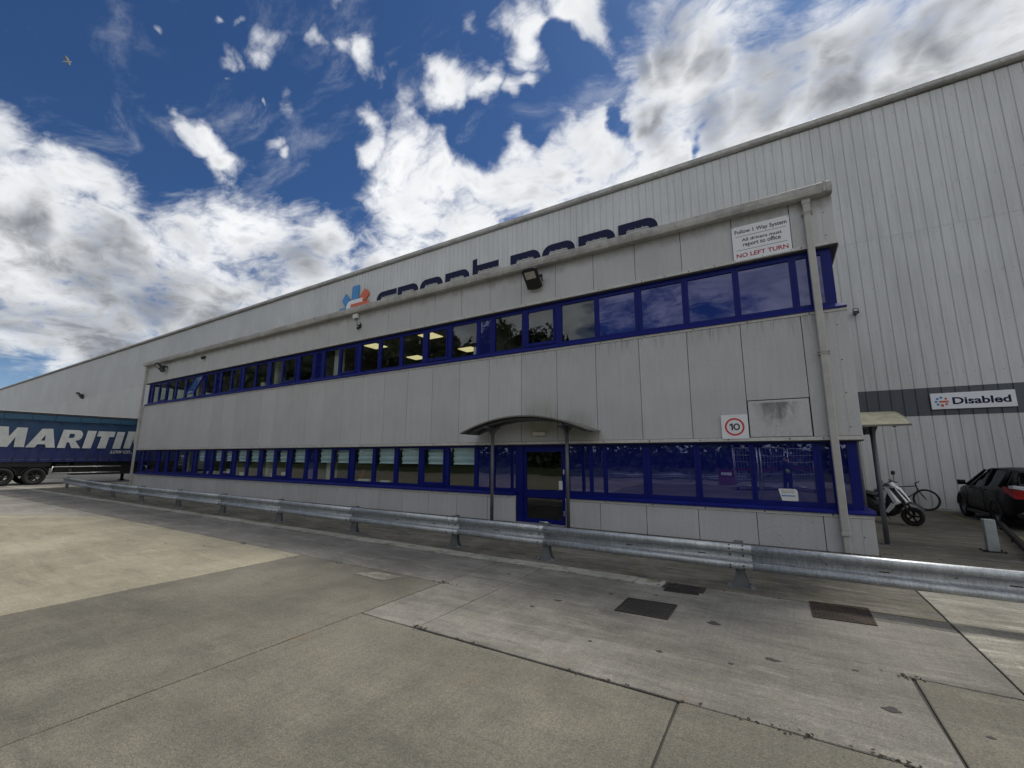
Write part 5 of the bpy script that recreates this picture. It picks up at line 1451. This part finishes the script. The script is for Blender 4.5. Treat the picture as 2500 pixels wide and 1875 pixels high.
for s in (-1, 1):
    scp('side_fairing', 'white_paint', lambda m_, s=s: m_.hull([(.25, s * .205, 1.0), (.37, s * .19, .95), (.50, s * .235, .64), (.58, s * .18, .60), (.45, s * .245, .54), (.40, s * .235, .66), (.3, s * .16, .93), (.5, s * .15, .60)]))
    scp('side_spur', 'white_paint', lambda m_, s=s: m_.hull([(.47, s * .25, .55), (.38, s * .25, .60), (.21, s * .262, .36), (.27, s * .262, .32), (.42, s * .24, .47), (.24, s * .21, .34), (.4, s * .19, .52)]))
    scp('nose_fairing', 'white_paint', lambda m_, s=s: m_.hull([(.43, s * .05, .96), (.46, s * .11, .95), (.66, s * .035, .60), (.64, s * .10, .62), (.60, s * .06, .54), (.44, s * .08, .90)]))
    scp('tail_fairing', 'white_paint', lambda m_, s=s: m_.hull([(-.98, s * .08, .84), (-.60, s * .215, .80), (-.48, s * .225, .60), (-.72, s * .21, .64), (-.95, s * .10, .76), (-.6, s * .18, .7)]))
    scp('mirror', 'black', lambda m_, s=s: (m_.tube([(.27, s * .20, 1.05), (.28, s * .26, 1.18), (.26, s * .30, 1.26)], .008, 6), m_.hull([(.24, s * .30 + a, 1.30 + b) for a, b in ((-.06, -.05), (.06, -.06), (.075, .03), (.03, .055), (-.05, .045))] + [(.28, s * .30 + a * .8, 1.30 + b * .8) for a, b in ((-.06, -.05), (.06, -.06), (.075, .03), (.03, .055), (-.05, .045))])))
    scp('grip', 'black', lambda m_, s=s: m_.tube([(.20, s * .36, 1.02), (.23, s * .24, 1.03)], .019, 8))
scp('handlebar', 'black', lambda m_: (m_.tube([(.21, -.30, 1.02), (.27, -.12, 1.02), (.29, 0, 1.0), (.27, .12, 1.02), (.21, .30, 1.02)], .022, 8), m_.hull([(.22, y, z) for y in (-.13, .13) for z in (.98, 1.06)] + [(.34, y, 1.0) for y in (-.09, .09)] + [(.30, 0, 1.10)]), m_.tube([(.27, .22, 1.05), (.22, .34, 1.05)], .006, 6)))
scp('headlamp_cowl', 'white_paint', lambda m_: m_.hull([(.38, 0, 1.10), (.30, .10, 1.08), (.30, -.10, 1.08), (.42, .10, .98), (.42, -.10, .98), (.46, 0, .93), (.30, .06, .95), (.30, -.06, .95)], True))
scp('headlamp', 'lamp_clear', lambda m_: m_.hull([(.44, .07, .985), (.44, -.07, .985), (.475, .04, .925), (.475, -.04, .925), (.40, 0, .95)]))
scp('windscreen', 'black', lambda m_: m_.hull([(.36, .06, 1.10), (.36, -.06, 1.10), (.31, .05, 1.17), (.31, -.05, 1.17), (.33, 0, 1.09)]))
scp('exhaust', 'steel_grey', lambda m_: m_.tube([(-.1, -.17, .25), (-.45, -.20, .27), (-.85, -.22, .38)], [.03, .05, .06], 10))
scp('side_stand', 'steel_grey', lambda m_: m_.tube([(-.05, .10, .26), (-.02, .26, .03)], .012, 6))

# ------------------------------------------------------------------ bicycle against the warehouse wall
bk = thing('bicycle', 'dark bicycle leaning on the warehouse wall behind the scooter', 'bicycle', (17.25, 9.55, 0))
BK = Matrix.Translation((17.25, 9.52, 0)) @ Matrix.Rotation(R_(-8), 4, 'X')
def bkp(name, mat, fn, parent=bk):
    mb = MB(BK); fn(mb); return obj(name, mb, mat, parent)
fw, rw = Vector((.53, 0, .35)), Vector((-.53, 0, .35))
for c, nm in ((fw, 'front'), (rw, 'rear')):
    t = bkp('tyre', 'tyre', lambda m_: m_.torus(c, (0, 1, 0), .325, .028, 36, 8))
    bkp('rim', 'black', lambda m_: m_.torus(c, (0, 1, 0), .300, .010, 36, 6), t)
    def sp(m_):
        for k in range(18):
            a = 2 * math.pi * k / 18; m_.tube([c + Vector((.02 * math.cos(a + .6), .02 * (-1) ** k, .02 * math.sin(a + .6))), c + Vector((.295 * math.cos(a), 0, .295 * math.sin(a)))], .0016, 4, False)
    bkp('spoke', 'alu', sp, t)
    bkp('hub', 'alu', lambda m_: (m_.tube([c + Vector((0, -.04, 0)), c + Vector((0, .04, 0))], .018, 10), m_.torus(c + Vector((0, -.03, 0)), (0, 1, 0), .07, .004, 20, 4)), t)
hd, ht, bb, sd = Vector((.36, 0, .62)), Vector((.33, 0, .80)), Vector((-.10, 0, .29)), Vector((-.24, 0, .74))
bkp('frame', 'black', lambda m_: [m_.tube([a, b], .017, 8) for a, b in ((bb, hd), (sd, ht), (bb, sd), (hd, ht))] + [m_.tube([a, b], .010, 6) for a, b in ((bb, rw), (sd, rw))])
bkp('fork', 'black', lambda m_: (m_.tube([ht, hd + Vector((.02, 0, -.02))], .02, 8), m_.tube([hd + Vector((.02, .04, 0)), fw + Vector((0, .045, 0))], .012, 6), m_.tube([hd + Vector((.02, -.04, 0)), fw + Vector((0, -.045, 0))], .012, 6)))
bkp('handlebar', 'black', lambda m_: (m_.tube([ht, ht + Vector((-.02, 0, .10)), ht + Vector((.05, 0, .12))], .015, 8), m_.tube([ht + Vector((.02, -.33, .13)), ht + Vector((.06, -.1, .12)), ht + Vector((.06, .1, .12)), ht + Vector((.02, .33, .13))], .013, 8)))
bkp('saddle', 'black', lambda m_: (m_.hull([(-.38, .07, .90), (-.38, -.07, .90), (-.12, .015, .90), (-.12, -.015, .90), (-.36, .06, .94), (-.36, -.06, .94), (-.12, 0, .925)]), m_.tube([sd, (-.27, 0, .89)], .014, 8)))
bkp('crank', 'alu', lambda m_: (m_.torus(bb, (0, 1, 0), .09, .006, 24, 4), m_.tube([bb + Vector((.0, -.05, 0)), bb + Vector((.12, -.05, -.12))], .012, 6), m_.tube([bb + Vector((0, .05, 0)), bb + Vector((-.12, .05, .12))], .012, 6)))
bkp('mudguard', 'black', lambda m_: m_.tube([rw + Vector((.375 * math.cos(R_(a)), 0, .375 * math.sin(R_(a)))) for a in range(20, 175, 12)], .012, 6))

# ------------------------------------------------------------------ gull
gd = Vector((-1.334, .193, .905)); gp = CAM + gd * 27
gb = thing('gull', 'pale gull gliding in the blue sky at the upper left', 'bird', tuple(gp))
GX = Matrix.Translation(gp) @ Matrix.Rotation(R_(62), 4, 'Z') @ Matrix.Rotation(R_(-24), 4, 'Y') @ Matrix.Scale(.62, 4)
mb = MB(GX)
secs = [(.30, .012, 0), (.25, .04, .0), (.19, .055, .01), (.12, .05, .0), (.0, .085, -.01), (-.14, .075, -.005), (-.26, .045, .0), (-.36, .05, .005), (-.43, .06, .008)]
mb.loft([[(x, r * math.cos(t) * (1.0 if x > -.3 else 1.4), z + r * math.sin(t) * (1 if x > -.3 else .18)) for t in [2 * math.pi * k / 10 for k in range(10)]] for x, r, z in secs])
obj('body', mb, 'bird', gb)
for s in (-1, 1):
    mb = MB(GX)
    ws = [(.05, .10, -.13, .02), (.22, .15, -.10, .10), (.42, .12, -.08, .13), (.60, .03, -.10, .10)]
    mb.loft([[(f, s * y, z + .012), ((f + b) / 2, s * y, z + .022), (b, s * y, z), ((f + b) / 2, s * y, z - .006)] for y, f, b, z in ws]); w = obj('wing', mb, 'bird', gb)
    mb = MB(GX)
    mb.loft([[(f, s * y, z + .012), ((f + b) / 2, s * y, z + .018), (b, s * y, z), ((f + b) / 2, s * y, z - .004)] for y, f, b, z in ((.603, .03, -.10, .10), (.70, -.06, -.13, .07), (.78, -.16, -.18, .05))]); obj('wing_tip', mb, 'bird_tip', w)

# ------------------------------------------------------------------ what the windows reflect: trees, a second barrier, cages, the photographer
def tree_proto(seed, mat, H, W):
    r = random.Random(seed)
    cen = []
    for k in range(26):
        a = r.uniform(0, 6.283); h = r.uniform(.28, 1.0); rad = W * r.uniform(.1, 1.0) * (1.05 - .75 * abs(h - .55) / .6)
        cen.append((Vector((rad * math.cos(a), rad * math.sin(a), H * h)), r.uniform(.55, 1.25) * W * .36))
    mb = MB()
    for c, rr in cen:
        for k in range(190):
            d = Vector((r.gauss(0, 1), r.gauss(0, 1), r.gauss(0, .8))).normalized() * rr * r.uniform(.45, 1.12)
            p = c + d
            u = Vector((r.gauss(0, 1), r.gauss(0, 1), r.gauss(0, 1))).normalized(); v = u.cross(Vector((r.gauss(0, 1), r.gauss(0, 1), r.gauss(0, 1)))).normalized()
            s = r.uniform(.16, .42)
            i4 = [mb.P(q) for q in (p - u * s, p + v * s * .55, p + u * s * 1.1, p - v * s * .55)]
            mb.F(i4)
    tk = MB()
    tk.tube([(0, 0, -.2), (.1, .05, H * .25), (.05, -.1, H * .55), (0, 0, H * .85)], [.32, .24, .16, .05], 8)
    for k in range(7):
        a = k * .9; z = H * (.25 + .08 * k); tk.tube([(0, 0, z), (W * .3 * math.cos(a), W * .3 * math.sin(a), z + .9), (W * .65 * math.cos(a), W * .65 * math.sin(a), z + 1.6)], [.10, .06, .02], 6)
    return mb, tk
tree_kinds = []
spots = [(-150, 23), (-139, 22), (-128, 23), (-118, 22), (-109, 22.5), (-100, 21.5), (-92, 22), (-85, 21.5), (-78.5, 22), (-72, 21.5), (-64, 22), (-57, 21), (-50, 22), (-43.5, 21.4), (-37, 21), (-31, 20.2), (-25.5, 19.2), (-20, 18.2), (-14.5, 16.6), (-9.5, 16.2), (-5, 15.2), (-.6, 13.6), (3.8, 12.4), (8.5, 11.2), (14, 10.6), (20, 10.2), (27, 10.8), (35, 10.4)]
names = ('leftmost tall', 'tall', 'broad', 'rounded')
first = {}
for i, (x, H) in enumerate(spots):
    k = i % 3
    y = -32 - 2.2 * ((i * 7) % 3) / 2
    lab = 'leafy tree on the bank across the yard, %s in the row from the left' % ('leftmost second third fourth fifth sixth seventh eighth ninth tenth eleventh twelfth thirteenth fourteenth fifteenth sixteenth seventeenth eighteenth nineteenth twentieth twenty-first twenty-second twenty-third twenty-fourth twenty-fifth twenty-sixth twenty-seventh twenty-eighth'.split()[i])
    if k not in first:
        t = thing('broadleaf_tree', lab, 'tree', (0, 0, 0), 'trees on the bank across the yard')
        cm, tm = tree_proto(11 + k, ('leaf', 'leaf2', 'leaf')[k], 14.0, 4.6)
        obj('crown', cm, ('leaf', 'leaf2', 'leaf')[k], t, recalc=False); obj('trunk', tm, 'bark', t)
        first[k] = t
    else:
        t = dup_tree(first[k], (0, 0, 0), lab)
    s = H / 14.0
    t.location = (x, y, .9); t.scale = (s * (1.12 if i % 2 else .95), s, s * .92); t.rotation_euler = (0, 0, i * 1.1)
mb = MB()
nx = 60
rows = []
for j, (y, z) in enumerate(((-27.0, -.03), (-28.5, .55), (-30.5, 1.05), (-40, 1.5), (-60, 2.4))):
    rows.append([mb.P((-170 + 220 * i / nx, y + rnd.uniform(-.3, .3), z + (rnd.uniform(-.12, .12) if j else 0))) for i in range(nx + 1)])
for j in range(4):
    for i in range(nx): mb.F((rows[j][i], rows[j + 1][i], rows[j + 1][i + 1], rows[j][i + 1]), True)
obj('grass_bank_terrain', mb, 'bank', kind='structure')
r = random.Random(5)
mb = MB()
for k in range(30000):
    x = r.uniform(-165, 46); p = Vector((x, -30.5 + r.gauss(0, 1.0), .5 + abs(r.gauss(0, 1)) * 2.1))
    u = Vector((r.gauss(0, 1), r.gauss(0, 1), r.gauss(0, 1))).normalized(); v = u.cross(Vector((r.gauss(0, 1), r.gauss(0, 1), r.gauss(0, 1)))).normalized(); s = r.uniform(.18, .45)
    mb.F([mb.P(q) for q in (p - u * s, p + v * s * .6, p + u * s, p - v * s * .6)])
obj('undergrowth', mb, 'leaf2', kind='stuff', recalc=False)
barrier([(1.8, -24), (4.9, -24), (8.0, -24), (11.1, -24)], 'galvanised crash barrier on the far side of the yard, in front of the bank', detail=False)
t = thing('water_barrier', 'red plastic road barrier beside the far crash barrier', 'road barrier', (10.6, -22.5, 0))
mb = MB(); mb.poly_prism([(-.25, 0), (.25, 0), (.12, .45), (.10, 1.0), (-.10, 1.0), (-.12, .45)], 'x', 10.1, 11.1); mb.xf = None
mb.v = [Vector((p.x, p.y - 22.5, p.z)) for p in mb.v]; obj('body', mb, 'red_plastic', t)
mb = MB(); mb.box(10.25, 10.95, -22.345, -22.33, .55, .75); obj('reflective_panel', mb, 'white_paint', t)
for i in range(3):
    x = 11.6 + i * 1.25
    lab = ('metal mesh roll cage across the yard, beside the red barrier', 'metal mesh roll cage across the yard, middle of three', 'metal mesh roll cage across the yard, farthest from the red barrier')[i]
    if i == 0:
        cg = thing('roll_cage', lab, 'cage', (x, -16.4, 0), 'roll cages across the yard')
        mb = MB()
        for a in (0, 1.1):
            for b in (0, .8): mb.tube([(x + a, -16.8 + b, .18), (x + a, -16.8 + b, 2.2)], .02, 6)
        for z in (.2, 2.2):
            for b in (0, .8): mb.tube([(x, -16.8 + b, z), (x + 1.1, -16.8 + b, z)], .02, 6)
            for a in (0, 1.1): mb.tube([(x + a, -16.8, z), (x + a, -16, z)], .02, 6)
        obj('frame', mb, 'alu', cg)
        mb = MB()
        for k in range(1, 8): mb.tube([(x + k * .1375, -16.8, .2), (x + k * .1375, -16.8, 2.2)], .008, 4, False)
        for k in range(1, 6): mb.tube([(x, -16.8, .2 + k * .33), (x + 1.1, -16.8, .2 + k * .33)], .008, 4, False)
        obj('mesh_panel', mb, 'alu', cg)
        mb = MB(); mb.box(x + .01, x + 1.09, -16.79, -16.01, .16, .2); obj('base', mb, 'steel_grey', cg)
        for a in (.1, 1.0):
            for b in (-16.7, -16.1): mb = MB(); mb.lathe([(0, -.02), (.08, -.02), (.08, .02), (0, .02)], (x + a, b, .08), (1, 0, 0), 12); obj('castor', mb, 'black', cg)
        mb = MB(); mb.box(x + .05, x + 1.05, -16.0, -15.985, 1.1, 1.22); obj('retaining_strap', mb, 'red_plastic', cg)
    else: dup_tree(cg, (1.25 * i, 0, 0), lab)

# the photographer, behind the lens: one skinned body
fh = Vector((AX_F.x, AX_F.y, 0)).normalized(); lt = Vector((-fh.y, fh.x, 0))
pp = CAM - fh * .52; pp.z = 0
per = thing('person', 'person in dark clothes with a yellow vest panel, holding up a phone', 'person', tuple(pp))
def W_(f, l, z): return pp + fh * f + lt * l + Vector((0, 0, z))
def skin_obj(name, verts, edges, radii, mat, parent, root=0, lv=2):
    me = bpy.data.meshes.new(name)
    org = ORG[parent.name]
    me.from_pydata([tuple(Vector(v) - org) for v in verts], edges, [])
    me.materials.append(M[mat])
    o = bpy.data.objects.new(name, me); scene.collection.objects.link(o); o.parent = parent
    ORG[o.name] = org
    sk = o.modifiers.new('skin', 'SKIN'); sk.use_smooth_shade = True
    sv_ = me.skin_vertices
    if not sv_:
        bm = bmesh.new(); bm.from_mesh(me); bm.verts.layers.skin.verify(); bm.to_mesh(me); bm.free(); sv_ = me.skin_vertices
    for i, rr in enumerate(radii):
        sv_[0].data[i].radius = (rr, rr) if not isinstance(rr, tuple) else rr
        sv_[0].data[i].use_root = (i == root)
    sb = o.modifiers.new('smooth', 'SUBSURF'); sb.levels = lv; sb.render_levels = lv
    return o
V = [W_(0, 0, .95), W_(.0, 0, 1.12), W_(-.01, 0, 1.30), W_(0, 0, 1.44), W_(.01, 0, 1.53), W_(.03, 0, 1.63), W_(.04, 0, 1.72)]
Rr = [.15, (.16, .12), (.17, .12), (.13, .11), .06, (.085, .095), .07]
E_ = [(0, 1), (1, 2), (2, 3), (3, 4), (4, 5), (5, 6)]
def chain(start, pts, rad):
    prev = start
    for p, rr in zip(pts, rad):
        V.append(p); Rr.append(rr); E_.append((prev, len(V) - 1)); prev = len(V) - 1
    return prev
for s in (-1, 1):
    chain(0, [W_(.0, s * .10, .86), W_(.03, s * .11, .50), W_(-.02, s * .115, .10), W_(.06, s * .12, .045), W_(.15, s * .125, .035)], [.095, .062, .048, .045, .038])
    h = chain(3, [W_(.0, s * .19, 1.41), W_(.13, s * .24, 1.18), W_(.34, s * .13, 1.50), W_(.40, s * .10, 1.62)], [.065, .048, .036, .034])
    for k in range(4):
        chain(h, [W_(.42, s * (.085 - .004 * k), 1.645 + .022 * k), W_(.435, s * (.05 - .004 * k), 1.655 + .022 * k), W_(.425, s * (.025 - .002 * k), 1.66 + .021 * k)], [.010, .009, .008])
    chain(h, [W_(.39, s * .08, 1.65), W_(.385, s * .055, 1.68)], [.011, .009])
skin_obj('body', V, E_, Rr, 'cloth', per)
mb = MB(); mb.lathe([(0, .135), (.05, .125), (.088, .07), (.098, .0), (.088, -.06), (.06, -.11), (.03, -.13), (0, -.135)], W_(.045, 0, 1.655), (0, 0, 1), 18)
mb.hull([W_(.14, -.012, 1.64), W_(.14, .012, 1.64), W_(.165, 0, 1.635), W_(.13, 0, 1.69)])
hdo = obj('head', mb, 'skin', per)
mb = MB(); mb.lathe([(0, .155), (.06, .142), (.100, .08), (.106, .02), (.09, .015)], W_(.03, 0, 1.66), (0, 0, 1), 18); obj('hair', mb, 'black', hdo)
for s in (-1, 1):
    mb = MB(); mb.lathe([(0, -.012), (.012, 0), (0, .012)], W_(.128, s * .034, 1.665), tuple(fh), 8); obj('eye', mb, 'black', hdo)
mb = MB(); mb.hull([W_(.10, -.13, 1.10), W_(.115, -.02, 1.08), W_(.12, -.03, 1.26), W_(.10, -.13, 1.24), W_(.06, -.16, 1.10), W_(.06, -.16, 1.24)]); obj('vest_panel', mb, 'hivis', per)
ph = thing('phone', 'black phone held up in both hands by the photographer', 'phone', tuple(W_(.45, 0, 1.66)))
mb = MB(); mb.bbox(-.078, .078, -.004, .004, -.037, .037, .003)
mb.v = [W_(.452, 0, 1.695) + lt * p.x + fh * p.y + Vector((0, 0, p.z)) for p in mb.v]; obj('case', mb, 'black', ph)
